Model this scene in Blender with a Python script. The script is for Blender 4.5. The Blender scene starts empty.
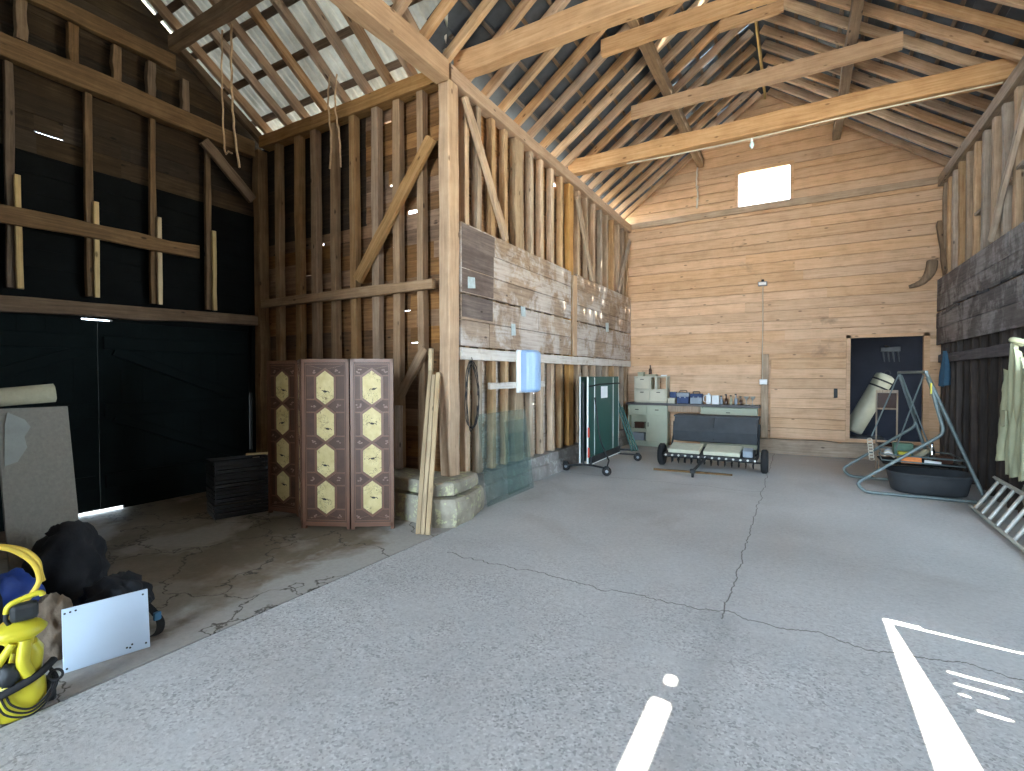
import bpy, bmesh, math, random
from mathutils import Vector, Matrix, noise as mnoise
PI = math.pi
sc = bpy.context.scene
SKY, SUN, EXPOSURE = 3.0, 12.0, 3.5
COL = sc.collection
V = Vector

# ------------------------------------------------------------------ materials
def newmat(name):
    m = bpy.data.materials.new(name); m.use_nodes = True
    nt = m.node_tree; nt.nodes.clear()
    out = nt.nodes.new('ShaderNodeOutputMaterial')
    b = nt.nodes.new('ShaderNodeBsdfPrincipled')
    nt.links.new(b.outputs[0], out.inputs[0])
    return m, nt, b, out

def N(nt, typ, **kw):
    n = nt.nodes.new(typ)
    for k, v in kw.items():
        if k.startswith('i_'):
            key = k[2:]
            n.inputs[int(key) if key.isdigit() else key].default_value = v
        else:
            setattr(n, k, v)
    return n

def L(nt, a, b): nt.links.new(a, b)

def ramp(nt, fac, stops):
    r = nt.nodes.new('ShaderNodeValToRGB')
    e = r.color_ramp.elements
    while len(e) < len(stops): e.new(0.5)
    for el, (p, c) in zip(e, stops):
        el.position = p; el.color = (c[0], c[1], c[2], 1) if not isinstance(c, (int, float)) else (c, c, c, 1)
    L(nt, fac, r.inputs[0]); return r.outputs[0]

def mixc(nt, fac, a, b, mode='MIX'):
    m = nt.nodes.new('ShaderNodeMix'); m.data_type = 'RGBA'; m.blend_type = mode
    for inp, val in ((m.inputs[0], fac), (m.inputs[6], a), (m.inputs[7], b)):
        if isinstance(val, (int, float)): inp.default_value = val
        elif isinstance(val, (tuple, list)): inp.default_value = (val[0], val[1], val[2], 1)
        else: L(nt, val, inp)
    return m.outputs[2]

def math2(nt, op, a, b=0.0, clamp=False):
    m = nt.nodes.new('ShaderNodeMath'); m.operation = op; m.use_clamp = clamp
    for inp, val in ((m.inputs[0], a), (m.inputs[1], b)):
        if isinstance(val, (int, float)): inp.default_value = val
        else: L(nt, val, inp)
    return m.outputs[0]

def coords(nt, scale):
    tc = N(nt, 'ShaderNodeTexCoord'); mp = N(nt, 'ShaderNodeMapping')
    mp.inputs['Scale'].default_value = scale
    L(nt, tc.outputs['Object'], mp.inputs['Vector']); return mp.outputs[0], tc.outputs['Object']

def noisef(nt, vec, scale, detail=4, rough=.55, dist=0.0):
    n = N(nt, 'ShaderNodeTexNoise'); n.inputs['Scale'].default_value = scale
    n.inputs['Detail'].default_value = detail; n.inputs['Roughness'].default_value = rough
    n.inputs['Distortion'].default_value = dist
    L(nt, vec, n.inputs['Vector']); return n.outputs[0]

def wood(name, dark, mid, light, axis='Z', satv=.4, island=False, wash=None, washamt=.5, washscale=1.2, rough=.8, vary=.35, stain=None, stainamt=.0):
    """weathered timber: grain stretched along AXIS, per-piece variation, optional worn limewash and dark stains"""
    m, nt, b, out = newmat(name)
    s = {'X': (1.6, 34, 34), 'Y': (34, 1.6, 34), 'Z': (34, 34, 1.6)}[axis]
    v, raw = coords(nt, s)
    if island: rnd = N(nt, 'ShaderNodeNewGeometry').outputs['Random Per Island']
    else: rnd = N(nt, 'ShaderNodeObjectInfo').outputs['Random']
    # shift the pattern per piece
    cmb = N(nt, 'ShaderNodeCombineXYZ'); o = math2(nt, 'MULTIPLY', rnd, 37.0)
    for i in range(3): L(nt, o, cmb.inputs[i])
    va = N(nt, 'ShaderNodeVectorMath', operation='ADD'); L(nt, v, va.inputs[0]); L(nt, cmb.outputs[0], va.inputs[1])
    g = noisef(nt, va.outputs[0], 1.0, 7, .65, .5)
    va2 = N(nt, 'ShaderNodeVectorMath', operation='ADD'); L(nt, raw, va2.inputs[0]); L(nt, cmb.outputs[0], va2.inputs[1])
    broad = noisef(nt, va2.outputs[0], 3.5, 6, .65, .2)
    g = math2(nt, 'ADD', math2(nt, 'MULTIPLY', g, .62), math2(nt, 'MULTIPLY', broad, .38))
    c = ramp(nt, g, [(.3, dark), (.52, mid), (.75, light)])
    # knots
    vo = N(nt, 'ShaderNodeTexVoronoi'); vo.inputs['Scale'].default_value = 1.0
    km = N(nt, 'ShaderNodeMapping'); km.inputs['Scale'].default_value = tuple(2.6 if q < 10 else 6.5 for q in s); L(nt, va2.outputs[0], km.inputs['Vector'])
    L(nt, km.outputs[0], vo.inputs['Vector'])
    k = ramp(nt, vo.outputs['Distance'], [(.055, .85), (.11, 0.0)])
    c = mixc(nt, k, c, tuple(x * .45 for x in dark))
    hv = N(nt, 'ShaderNodeHueSaturation'); L(nt, c, hv.inputs['Color'])
    val = math2(nt, 'ADD', math2(nt, 'MULTIPLY', rnd, 2 * vary), 1 - vary); L(nt, val, hv.inputs['Value'])
    sat = math2(nt, 'ADD', math2(nt, 'MULTIPLY', math2(nt, 'FRACT', math2(nt, 'MULTIPLY', rnd, 7.31)), satv), .98 - satv / 2); L(nt, sat, hv.inputs['Saturation'])
    c = hv.outputs[0]
    if stain:
        sn = noisef(nt, raw, .8, 5, .65, .3)
        f = ramp(nt, sn, [(.62 - stainamt * .3, 0.0), (.72 - stainamt * .3, 1.0)])
        c = mixc(nt, math2(nt, 'MULTIPLY', f, .75), c, stain)
    if wash:
        wn = noisef(nt, raw, washscale, 7, .7, .4)
        f = ramp(nt, wn, [(.62 - washamt * .3, 0.0), (.70 - washamt * .3, .9)])
        gw = ramp(nt, g, [(.35, .35), (.6, 1.0)])
        c = mixc(nt, math2(nt, 'MULTIPLY', f, gw), c, wash)
    L(nt, c, b.inputs['Base Color']); b.inputs['Roughness'].default_value = rough
    b.inputs['Specular IOR Level'].default_value = .25
    bp = N(nt, 'ShaderNodeBump'); bp.inputs['Strength'].default_value = .35; bp.inputs['Distance'].default_value = .01
    L(nt, g, bp.inputs['Height']); L(nt, bp.outputs[0], b.inputs['Normal'])
    return m

def plain(name, col, rough=.6, metal=0.0, var=.15, scale=6.0, bump=0.0, spec=.4, wear=None, wearamt=.3):
    m, nt, b, out = newmat(name)
    v, raw = coords(nt, (1, 1, 1))
    n = noisef(nt, raw, scale, 5, .6)
    c = ramp(nt, n, [(.25, tuple(x * (1 - var) for x in col)), (.75, tuple(min(1, x * (1 + var)) for x in col))])
    if wear:
        w = noisef(nt, raw, scale * 1.7, 7, .7)
        c = mixc(nt, ramp(nt, w, [(.7 - wearamt * .4, 0.0), (.76 - wearamt * .4, 1.0)]), c, wear)
    L(nt, c, b.inputs['Base Color']); b.inputs['Roughness'].default_value = rough
    b.inputs['Metallic'].default_value = metal; b.inputs['Specular IOR Level'].default_value = spec
    if bump:
        bp = N(nt, 'ShaderNodeBump'); bp.inputs['Strength'].default_value = bump; bp.inputs['Distance'].default_value = .02
        L(nt, n, bp.inputs['Height']); L(nt, bp.outputs[0], b.inputs['Normal'])
    return m

M = {}
M['rafter'] = wood('rafter_wood', (0.23, 0.135, 0.075), (0.42, 0.275, 0.17), (0.58, 0.42, 0.28), vary=.16)
M['tie'] = wood('tie_wood', (0.29, 0.165, 0.088), (0.46, 0.295, 0.17), (0.6, 0.42, 0.26), vary=.08)
M['stud'] = wood('stud_wood', (0.25, 0.155, 0.085), (0.47, 0.325, 0.2), (0.66, 0.5, 0.34), vary=.2)
M['stud_grey'] = wood('weathered_stud_wood', (0.18, 0.135, 0.1), (0.38, 0.3, 0.225), (0.58, 0.48, 0.38), vary=.22)
M['stud_dark'] = wood('dark_stud_wood', (.10, .06, .035), (.22, .14, .075), (.36, .24, .13), vary=.2)
M['post'] = wood('post_wood', (0.28, 0.155, 0.07), (0.48, 0.295, 0.145), (0.62, 0.42, 0.23), vary=.05)
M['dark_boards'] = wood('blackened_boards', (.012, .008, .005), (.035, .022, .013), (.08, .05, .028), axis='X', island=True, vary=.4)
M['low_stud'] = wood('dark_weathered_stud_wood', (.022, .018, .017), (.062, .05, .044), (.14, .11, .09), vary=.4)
M['batten_tan'] = wood('tan_batten_wood', (.28, .18, .09), (.45, .32, .165), (.57, .43, .24), vary=.1)
M['pale_rope'] = plain('pale_rope', (.66, .60, .52), .9, var=.1)
M['bay_shaded'] = wood('bay_shaded_wood', (.07, .042, .022), (.165, .105, .058), (.28, .19, .11), vary=.15)  # darkened copy of the timber wood: the bay's dimness put into its colour
M['bay_stud'] = wood('brown_bay_stud', (.15, .085, .04), (.29, .18, .095), (.44, .29, .165), vary=.15)
M['bare_boards'] = wood('bare_grey_brown_boards', (.06, .045, .04), (.145, .11, .095), (.25, .20, .18), axis='Y', island=True, vary=.2)
M['pale'] = wood('pale_softwood', (.36, .25, .12), (.56, .42, .22), (.68, .54, .32), vary=.12)
M['washed_rail'] = wood('limewashed_rail', (.25, .18, .12), (.48, .40, .32), (.62, .56, .48), axis='Z', wash=(.66, .63, .58), washamt=.8, washscale=4)
M['dark_rail'] = wood('dark_rail_wood', (0.06, 0.06, 0.065), (0.13, 0.13, 0.145), (0.24, 0.24, 0.26), vary=.1)
M['end_boards'] = wood('end_wall_boards', (0.44, 0.262, 0.145), (0.66, 0.43, 0.262), (0.78, 0.56, 0.365), axis='X', satv=.14, island=True, vary=.10, stain=(.22, .145, .095), stainamt=-.06)
M['back_boards'] = wood('brown_boards', (0.075, 0.038, 0.018), (0.2, 0.108, 0.052), (0.34, 0.2, 0.1), axis='X', island=True, vary=.35)
M['left_boards'] = wood('old_brown_boards', (.10, .05, .025), (.26, .14, .065), (.42, .25, .13), axis='Y', island=True, vary=.3)
M['washed_boards'] = wood('limewashed_boards', (.13, .09, .07), (.34, .25, .18), (.52, .42, .32), axis='Y', island=True, wash=(.54, .50, .47), washamt=.5, washscale=1.5, vary=.15)
M['low_boards'] = wood('patchy_limewashed_boards', (.09, .055, .03), (.24, .15, .085), (.42, .30, .18), axis='Y', island=True, wash=(.60, .55, .48), washamt=.85, washscale=5, vary=.3)
M['grey_boards'] = wood('grey_weathered_boards', (0.06, 0.055, 0.058), (0.15, 0.14, 0.145), (0.27, 0.255, 0.26), axis='Y', island=True, wash=(.36, .36, .37), washamt=.5, washscale=1.4, vary=.18)
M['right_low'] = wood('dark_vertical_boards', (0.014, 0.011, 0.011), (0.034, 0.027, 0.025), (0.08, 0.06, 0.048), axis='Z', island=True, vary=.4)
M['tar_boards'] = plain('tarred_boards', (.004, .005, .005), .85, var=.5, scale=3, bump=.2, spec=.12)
M['tar_brown'] = wood('dark_brown_boards', (0.014, 0.009, 0.006), (0.04, 0.026, 0.015), (0.085, 0.058, 0.032), axis='Y', island=True, vary=.35)  # very dark brown tone for the bay boards
M['slate'] = plain('slate', (.045, .055, .068), .6, var=.45, scale=4)
M['batten'] = wood('batten_wood', (.06, .04, .03), (.14, .10, .07), (.24, .17, .12), axis='Z', vary=.2)
M['black_door'] = plain('black_door_paint', (.005, .0085, .0085), .85, var=.35, scale=2.2, bump=.1, spec=.12)
M['stone'] = plain('mossy_stone', (.34, .31, .24), .9, var=.35, scale=5, bump=.6, wear=(.50, .50, .30), wearamt=.4)
M['stone2'] = plain('mortared_plinth', (.30, .28, .26), .9, var=.35, scale=4, bump=.5, wear=(.45, .43, .40), wearamt=.4)
M['steel'] = plain('galvanised_tube', (.15, .19, .19), .5, .3, var=.2, scale=14, wear=(.16, .14, .12), wearamt=.15)
M['alu'] = plain('ladder_aluminium', (.52, .53, .49), .4, .35, var=.1)
M['iron'] = plain('black_iron', (.025, .028, .030), .55, .3, var=.3, scale=10)
M['rubber'] = plain('black_rubber', (.014, .014, .015), .8, var=.2)
M['cream'] = plain('cream_paint', (.56, .53, .41), .55, var=.08, scale=3, wear=(.36, .32, .22), wearamt=-.12)
M['cream2'] = plain('sage_cream_paint', (.42, .45, .34), .55, var=.1, scale=3, wear=(.25, .24, .17), wearamt=-.12)
M['worktop'] = plain('dark_worktop', (.085, .08, .08), .5, var=.25)
M['white'] = plain('white_plastic', (.78, .80, .80), .4, var=.03)
M['pale_blue'] = plain('pale_blue_plastic', (.30, .45, .68), .35, var=.05)
M['white_board'] = plain('white_melamine', (.47, .57, .68), .45, var=.03, wear=(.5, .58, .65), wearamt=-.2)
M['yellow'] = plain('yellow_plastic', (.52, .46, .03), .4, var=.06, wear=(.35, .30, .05), wearamt=-.1)
M['hose'] = plain('yellow_hose', (.66, .46, .06), .5, var=.1)
M['black_fabric'] = plain('black_fabric', (.012, .013, .016), .9, var=.4, scale=9, bump=.5)
M['blue_fabric'] = plain('blue_tarpaulin', (.018, .06, .30), .55, var=.35, scale=8, bump=.4)
M['hessian'] = plain('brown_sacking', (.19, .145, .105), .95, var=.3, scale=14, bump=.5)
M['carpet'] = plain('grey_beige_carpet', (.24, .225, .19), .98, var=.12, scale=40, bump=.3)
M['carpet_roll'] = plain('pale_carpet_backing', (.42, .40, .28), .95, var=.12, scale=20, bump=.3)
M['sheet_grey'] = plain('grey_dust_sheet', (.30, .31, .28), .95, var=.15, scale=7, bump=.3)
M['jacket'] = plain('pale_green_cloth', (.36, .38, .25), .9, var=.1, scale=8, bump=.25)
M['blue_cloth'] = plain('teal_blue_cloth', (.05, .14, .24), .9, var=.2, scale=9, bump=.3)
M['orange'] = plain('orange_card', (.72, .22, .05), .6, var=.2, scale=20)
M['red'] = plain('red_rubber', (.50, .06, .035), .6, var=.2)
M['tan_leather'] = plain('cream_vinyl', (.36, .34, .25), .5, var=.1, scale=8)
M['green_top'] = plain('dark_green_table_surface', (.016, .075, .062), .45, var=.12, scale=3)
M['line_white'] = plain('white_line_paint', (.72, .77, .74), .5, var=.05)
M['slab'] = plain('cream_concrete_slab', (.52, .52, .40), .85, var=.12, scale=12, bump=.2)
M['screen_wood'] = plain('red_brown_lacquer', (.14, .063, .033), .42, var=.18, scale=5, spec=.5)
M['screen_panel'] = plain('plum_brown_leather', (.072, .033, .018), .5, var=.25, scale=9, spec=.4)
M['screen_inlay'] = plain('dull_pink_inlay', (.21, .13, .10), .6, var=.4, scale=40)
M['rope'] = plain('hemp_rope', (.52, .36, .22), .95, var=.2, scale=30)
M['cable'] = plain('pale_cable', (.55, .50, .40), .6, var=.1)
M['bulb_glass'] = plain('pale_bulb_glass', (.55, .75, .80), .15, var=.02, spec=.7)
M['tree_bark'] = wood('rough_bark_edge_wood', (.20, .12, .06), (.38, .26, .14), (.56, .42, .26), vary=.1)
M['toolbox_blue'] = plain('navy_plastic', (.02, .045, .13), .5, var=.2)
M['toolbox_grey'] = plain('grey_plastic', (.28, .32, .36), .5, var=.2)
M['green_box'] = plain('dull_green_plastic', (.08, .16, .11), .6, var=.2)
M['bottle_brown'] = plain('brown_glass', (.05, .02, .012), .2, var=.1, spec=.6)
M['chrome'] = plain('bright_metal', (.85, .88, .9), .18, 1.0, var=.02)
M['tub'] = plain('dark_grey_tub', (.045, .05, .055), .7, var=.25, scale=5)
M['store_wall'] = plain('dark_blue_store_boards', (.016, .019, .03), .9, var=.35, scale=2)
M['gable_yellow'] = wood('yellowish_gable_boards', (.10, .06, .02), (.24, .16, .06), (.36, .25, .10), axis='Y', island=True)  # dull yellow-brown board tone

def glass_mat():
    m, nt, b, out = newmat('greenish_window_glass')
    b.inputs['Base Color'].default_value = (.62, .80, .76, 1); b.inputs['Roughness'].default_value = .08
    b.inputs['Transmission Weight'].default_value = 1.0; b.inputs['IOR'].default_value = 1.25
    tr = N(nt, 'ShaderNodeBsdfTransparent'); tr.inputs[0].default_value = (.88, .94, .93, 1)
    df = N(nt, 'ShaderNodeBsdfDiffuse'); df.inputs[0].default_value = (.38, .50, .48, 1)   # dust on the glass
    gl = N(nt, 'ShaderNodeBsdfGlossy'); gl.inputs['Roughness'].default_value = .06
    m1 = N(nt, 'ShaderNodeMixShader'); m1.inputs[0].default_value = .07
    m2 = N(nt, 'ShaderNodeMixShader'); m2.inputs[0].default_value = .07
    L(nt, tr.outputs[0], m1.inputs[1]); L(nt, df.outputs[0], m1.inputs[2])
    L(nt, m1.outputs[0], m2.inputs[1]); L(nt, gl.outputs[0], m2.inputs[2]); L(nt, m2.outputs[0], out.inputs[0])
    return m
M['glass'] = glass_mat()
def pane_mat():
    m, nt, b, out = newmat('clear_window_pane')
    tr = N(nt, 'ShaderNodeBsdfTransparent'); tr.inputs[0].default_value = (.93, .96, .97, 1)
    gl = N(nt, 'ShaderNodeBsdfGlossy'); gl.inputs['Roughness'].default_value = .04
    m2 = N(nt, 'ShaderNodeMixShader'); m2.inputs[0].default_value = .05
    L(nt, tr.outputs[0], m2.inputs[1]); L(nt, gl.outputs[0], m2.inputs[2]); L(nt, m2.outputs[0], out.inputs[0])
    return m
M['pane'] = pane_mat()
def corrugated_mat():
    m, nt, b, out = newmat('translucent_corrugated_sheet')
    v, raw = coords(nt, (1, 1, 1))
    n = noisef(nt, raw, 3.0, 6, .65)
    c = ramp(nt, n, [(.3, (.36, .35, .29)), (.7, (.64, .64, .57))])
    L(nt, c, b.inputs['Base Color']); b.inputs['Roughness'].default_value = .5
    t = N(nt, 'ShaderNodeBsdfTranslucent'); L(nt, c, t.inputs[0])
    mx = N(nt, 'ShaderNodeMixShader'); mx.inputs[0].default_value = CORR_T
    L(nt, b.outputs[0], mx.inputs[1]); L(nt, t.outputs[0], mx.inputs[2]); L(nt, mx.outputs[0], out.inputs[0])
    return m
CORR_T = .009
M['corrugated'] = corrugated_mat()

def floor_mat(name, wing=False):
    m, nt, b, out = newmat(name)
    v, raw = coords(nt, (1, 1, 1))
    sep = N(nt, 'ShaderNodeSeparateXYZ'); L(nt, raw, sep.inputs[0]); X, Y = sep.outputs[0], sep.outputs[1]
    big = noisef(nt, raw, .7, 6, .6, .3)
    fine = noisef(nt, raw, 26, 4, .7)
    if not wing:
        c = ramp(nt, big, [(.3, (.43, .435, .43)), (.55, (.505, .51, .505)), (.75, (.56, .565, .56))])
        vo = N(nt, 'ShaderNodeTexVoronoi'); vo.inputs['Scale'].default_value = 85; L(nt, raw, vo.inputs['Vector'])
        vs = N(nt, 'ShaderNodeSeparateColor'); L(nt, vo.outputs['Color'], vs.inputs[0])
        peb = ramp(nt, vs.outputs[0], [(.10, .66), (.26, .95), (.78, 1.04), (.94, 1.22)])
        # exposed aggregate is strongest in the worn area before the first crack
        near = math2(nt, 'MULTIPLY', ramp(nt, math2(nt, 'DIVIDE', Y, 10.0), [(.30, 1.0), (.42, .35), (.8, .12)]), ramp(nt, noisef(nt, raw, 1.6, 5, .6), [(.36, .25), (.55, 1.0)]))
        c = mixc(nt, near, c, mixc(nt, 1.0, c, peb, 'MULTIPLY'))
        spots = ramp(nt, noisef(nt, raw, 9, 4, .6), [(.70, 0.0), (.76, .55)])
        c = mixc(nt, spots, c, (.16, .145, .125))
        c = mixc(nt, ramp(nt, noisef(nt, raw, .55, 4, .55, .6), [(.56, 0.0), (.72, .45)]), c, (.27, .25, .225))
        # cracks and the lengthwise joint
        def crackline(coord, other, pos, amp, width, lo=None, hi=None):
            w1 = N(nt, 'ShaderNodeTexNoise'); w1.noise_dimensions = '1D'; w1.inputs['Scale'].default_value = 2.3; w1.inputs['Detail'].default_value = 6; w1.inputs['Roughness'].default_value = .62
            L(nt, math2(nt, 'ADD', other, pos * 3.1), w1.inputs['W'])
            d = math2(nt, 'ABSOLUTE', math2(nt, 'SUBTRACT', math2(nt, 'SUBTRACT', coord, pos), math2(nt, 'MULTIPLY', math2(nt, 'SUBTRACT', w1.outputs[0], .5), amp)))
            f = math2(nt, 'SUBTRACT', 1.0, math2(nt, 'DIVIDE', d, width), True)
            if lo is not None:
                f = math2(nt, 'MULTIPLY', f, math2(nt, 'MULTIPLY', math2(nt, 'GREATER_THAN', other, lo), math2(nt, 'LESS_THAN', other, hi)))
            return f
        for args in ((Y, X, 3.58, .28, .009, -2.75, 2.2), (X, Y, -.42, .10, .007, 3.5, 12), (Y, X, 7.6, .3, .007, -3.4, -.4)):
            f = crackline(*args)
            c = mixc(nt, math2(nt, 'MULTIPLY', f, 1.0, True), c, (.075, .068, .055))
        jd = crackline(X, Y, -.42, .16, .17, -2, 3.6)
        c = mixc(nt, math2(nt, 'MULTIPLY', jd, .28), c, (.2, .2, .19))
    else:
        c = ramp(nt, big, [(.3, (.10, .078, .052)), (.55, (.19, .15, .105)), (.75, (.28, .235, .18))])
        # paler screed near the joint with the main slab
        pn = noisef(nt, raw, 1.5, 6, .6, .3)
        dist = math2(nt, 'ADD', math2(nt, 'MULTIPLY', math2(nt, 'ADD', X, 3.15), .55), math2(nt, 'ADD', pn, .16))
        f = ramp(nt, dist, [(.34, 0.0), (.46, 1.0)])
        f2 = ramp(nt, noisef(nt, raw, .8, 5, .6, .2), [(.48, 0.0), (.56, .8)])
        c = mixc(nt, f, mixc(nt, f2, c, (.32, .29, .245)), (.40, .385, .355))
        vo = N(nt, 'ShaderNodeTexVoronoi'); vo.feature = 'DISTANCE_TO_EDGE'; vo.inputs['Scale'].default_value = 1.1
        wv = N(nt, 'ShaderNodeVectorMath', operation='ADD'); nz = N(nt, 'ShaderNodeTexNoise'); nz.inputs['Scale'].default_value = 2.5; nz.inputs['Detail'].default_value = 6
        L(nt, raw, nz.inputs['Vector']); L(nt, raw, wv.inputs[0]); L(nt, nz.outputs['Color'], wv.inputs[1]); L(nt, wv.outputs[0], vo.inputs['Vector'])
        c = mixc(nt, ramp(nt, vo.outputs['Distance'], [(.004, .85), (.014, 0.0)]), c, (.05, .04, .03))
    c = mixc(nt, .35, c, mixc(nt, 1.0, c, ramp(nt, fine, [(.3, .72), (.7, 1.28)]), 'MULTIPLY'))
    L(nt, c, b.inputs['Base Color']); b.inputs['Roughness'].default_value = .72; b.inputs['Specular IOR Level'].default_value = .3
    bp = N(nt, 'ShaderNodeBump'); bp.inputs['Strength'].default_value = .25; bp.inputs['Distance'].default_value = .01
    L(nt, fine, bp.inputs['Height']); L(nt, bp.outputs[0], b.inputs['Normal'])
    return m
M['floor'] = floor_mat('worn_concrete'); M['floor_wing'] = floor_mat('dirty_earthy_concrete', True)
M['ground'] = plain('yard_gravel', (.40, .37, .31), .95, var=.25, scale=2)

def plaque_mat():
    m, nt, b, out = newmat('painted_yellow_plaque')
    v, raw = coords(nt, (1, 1, 1)); oi = N(nt, 'ShaderNodeObjectInfo').outputs['Random']
    cmb = N(nt, 'ShaderNodeCombineXYZ'); o = math2(nt, 'MULTIPLY', oi, 91.0)
    for i in range(3): L(nt, o, cmb.inputs[i])
    va = N(nt, 'ShaderNodeVectorMath', operation='ADD'); L(nt, raw, va.inputs[0]); L(nt, cmb.outputs[0], va.inputs[1])
    c = ramp(nt, noisef(nt, va.outputs[0], 12, 4, .6), [(.3, (.47, .37, .15)), (.7, (.62, .52, .25))])
    tw = noisef(nt, va.outputs[0], 14, 2, .5, 1.5)
    twig = ramp(nt, math2(nt, 'ABSOLUTE', math2(nt, 'SUBTRACT', tw, .5)), [(.006, .8), (.02, 0.0)])
    area = ramp(nt, noisef(nt, va.outputs[0], 7, 2, .5), [(.46, 0.0), (.54, 1.0)])
    c = mixc(nt, math2(nt, 'MULTIPLY', twig, area), c, (.10, .065, .025))
    lf = ramp(nt, noisef(nt, va.outputs[0], 38, 3, .6), [(.62, 0.0), (.67, .8)])
    c = mixc(nt, math2(nt, 'MULTIPLY', lf, area), c, (.13, .12, .035))
    L(nt, c, b.inputs['Base Color']); b.inputs['Roughness'].default_value = .5
    return m
M['plaque'] = plaque_mat()
M['ink'] = plain('dark_ink', (.02, .016, .012), .6)

# ------------------------------------------------------------------ mesh helpers
class MB:
    def __init__(self): self.v = []; self.f = []; self.mi = []; self.sm = []
    def add(self, vs, fs, mi=0, smooth=False):
        b = len(self.v); self.v += [tuple(p) for p in vs]
        for f in fs: self.f.append([b + i for i in f]); self.mi.append(mi); self.sm.append(smooth)
        return self
    def box(self, lo, hi, mi=0, mat=None):
        x0, y0, z0 = lo; x1, y1, z1 = hi
        vs = [(x0, y0, z0), (x1, y0, z0), (x1, y1, z0), (x0, y1, z0), (x0, y0, z1), (x1, y0, z1), (x1, y1, z1), (x0, y1, z1)]
        if mat is not None: vs = [mat @ V(p) for p in vs]
        return self.add(vs, [(0, 3, 2, 1), (4, 5, 6, 7), (0, 1, 5, 4), (1, 2, 6, 5), (2, 3, 7, 6), (3, 0, 4, 7)], mi)
    def bbox(self, lo, hi, bev, mi=0, mat=None):
        """box with chamfered edges"""
        bm = bmesh.new(); bmesh.ops.create_cube(bm, size=1)
        for v in bm.verts: v.co = V([(lo[i] + hi[i]) / 2 + v.co[i] * (hi[i] - lo[i]) for i in range(3)])
        bmesh.ops.bevel(bm, geom=list(bm.edges), offset=bev, segments=2, affect='EDGES', profile=.5)
        if mat is not None: bmesh.ops.transform(bm, matrix=mat, verts=bm.verts)
        bm.verts.index_update()
        self.add([v.co.copy() for v in bm.verts], [[v.index for v in f.verts] for f in bm.faces], mi); bm.free(); return self
    def prism(self, poly, h0, h1, fn, mi=0):
        """poly (a,b) extruded h0..h1; fn(a,b,h) -> point"""
        n = len(poly)
        vs = [fn(a, b, h0) for a, b in poly] + [fn(a, b, h1) for a, b in poly]
        return self.add(vs, [list(range(n))[::-1], list(range(n, 2 * n))] + [(i, (i + 1) % n, n + (i + 1) % n, n + i) for i in range(n)], mi)
    def tube(self, pts, r, n=8, mi=0, closed=False, cap=True):
        pts = [V(p) for p in pts]; m = len(pts)
        rs = r if isinstance(r, (list, tuple)) else [r] * m
        rings = []; prev = None
        for i, p in enumerate(pts):
            if closed: t = (pts[(i + 1) % m] - pts[i - 1]).normalized()
            else: t = (pts[min(i + 1, m - 1)] - pts[max(i - 1, 0)]).normalized()
            if prev is None:
                a = V((0, 0, 1)) if abs(t.z) < .9 else V((1, 0, 0)); u = (a - t * a.dot(t)).normalized()
            else: u = (prev - t * prev.dot(t)).normalized()
            prev = u; w = t.cross(u)
            rings.append([p + (u * math.cos(2 * PI * k / n) + w * math.sin(2 * PI * k / n)) * rs[i] for k in range(n)])
        vs = [q for rg in rings for q in rg]; fs = []
        for i in range(m if closed else m - 1):
            j = (i + 1) % m
            for k in range(n): fs.append((i * n + k, i * n + (k + 1) % n, j * n + (k + 1) % n, j * n + k))
        self.add(vs, fs, mi, True)
        if cap and not closed: self.add(rings[0], [list(range(n))[::-1]], mi); self.add(rings[-1], [list(range(n))], mi)
        return self
    def cyl(self, p0, p1, r, n=16, mi=0, r1=None): return self.tube([p0, p1], [r, r if r1 is None else r1], n, mi)
    def lathe(self, prof, origin, axis=(0, 0, 1), n=20, mi=0):
        ax = V(axis).normalized(); a = V((1, 0, 0)) if abs(ax.x) < .9 else V((0, 1, 0))
        u = (a - ax * a.dot(ax)).normalized(); w = ax.cross(u); o = V(origin)
        vs = [o + ax * h + (u * math.cos(2 * PI * k / n) + w * math.sin(2 * PI * k / n)) * r for r, h in prof for k in range(n)]
        fs = [(i * n + k, i * n + (k + 1) % n, (i + 1) * n + (k + 1) % n, (i + 1) * n + k) for i in range(len(prof) - 1) for k in range(n)]
        self.add(vs, fs, mi, True)
        self.add(vs[:n], [list(range(n))[::-1]], mi); self.add(vs[-n:], [list(range(n))], mi); return self
    def ring(self, c, axis, R, r, n=20, k=8, mi=0):
        ax = V(axis).normalized(); a = V((1, 0, 0)) if abs(ax.x) < .9 else V((0, 1, 0))
        u = (a - ax * a.dot(ax)).normalized(); w = ax.cross(u)
        return self.tube([V(c) + (u * math.cos(2 * PI * i / n) + w * math.sin(2 * PI * i / n)) * R for i in range(n)], r, k, mi, True)
    def grid(self, fn, nu, nv, mi=0, thick=0.0):
        vs = [V(fn(i / nu, j / nv)) for j in range(nv + 1) for i in range(nu + 1)]
        fs = [(j * (nu + 1) + i, j * (nu + 1) + i + 1, (j + 1) * (nu + 1) + i + 1, (j + 1) * (nu + 1) + i) for j in range(nv) for i in range(nu)]
        return self.add(vs, fs, mi, True)
    def blob(self, c, rad, seed=0, amp=.15, freq=2.0, sub=3, mi=0, floor=None, mat=None):
        bm = bmesh.new(); bmesh.ops.create_icosphere(bm, subdivisions=sub, radius=1)
        vs = []
        for v in bm.verts:
            d = 1 + amp * (mnoise.noise(v.co * freq + V((seed * 7.3, seed * 3.1, seed))) + .5 * mnoise.noise(v.co * freq * 2.3 + V((seed, 5, 2))))
            p = V((v.co.x * rad[0] * d, v.co.y * rad[1] * d, v.co.z * rad[2] * d))
            if mat is not None: p = mat @ p
            p += V(c)
            if floor is not None and p.z < floor: p.z = floor
            vs.append(p)
        bm.verts.index_update()
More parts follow.
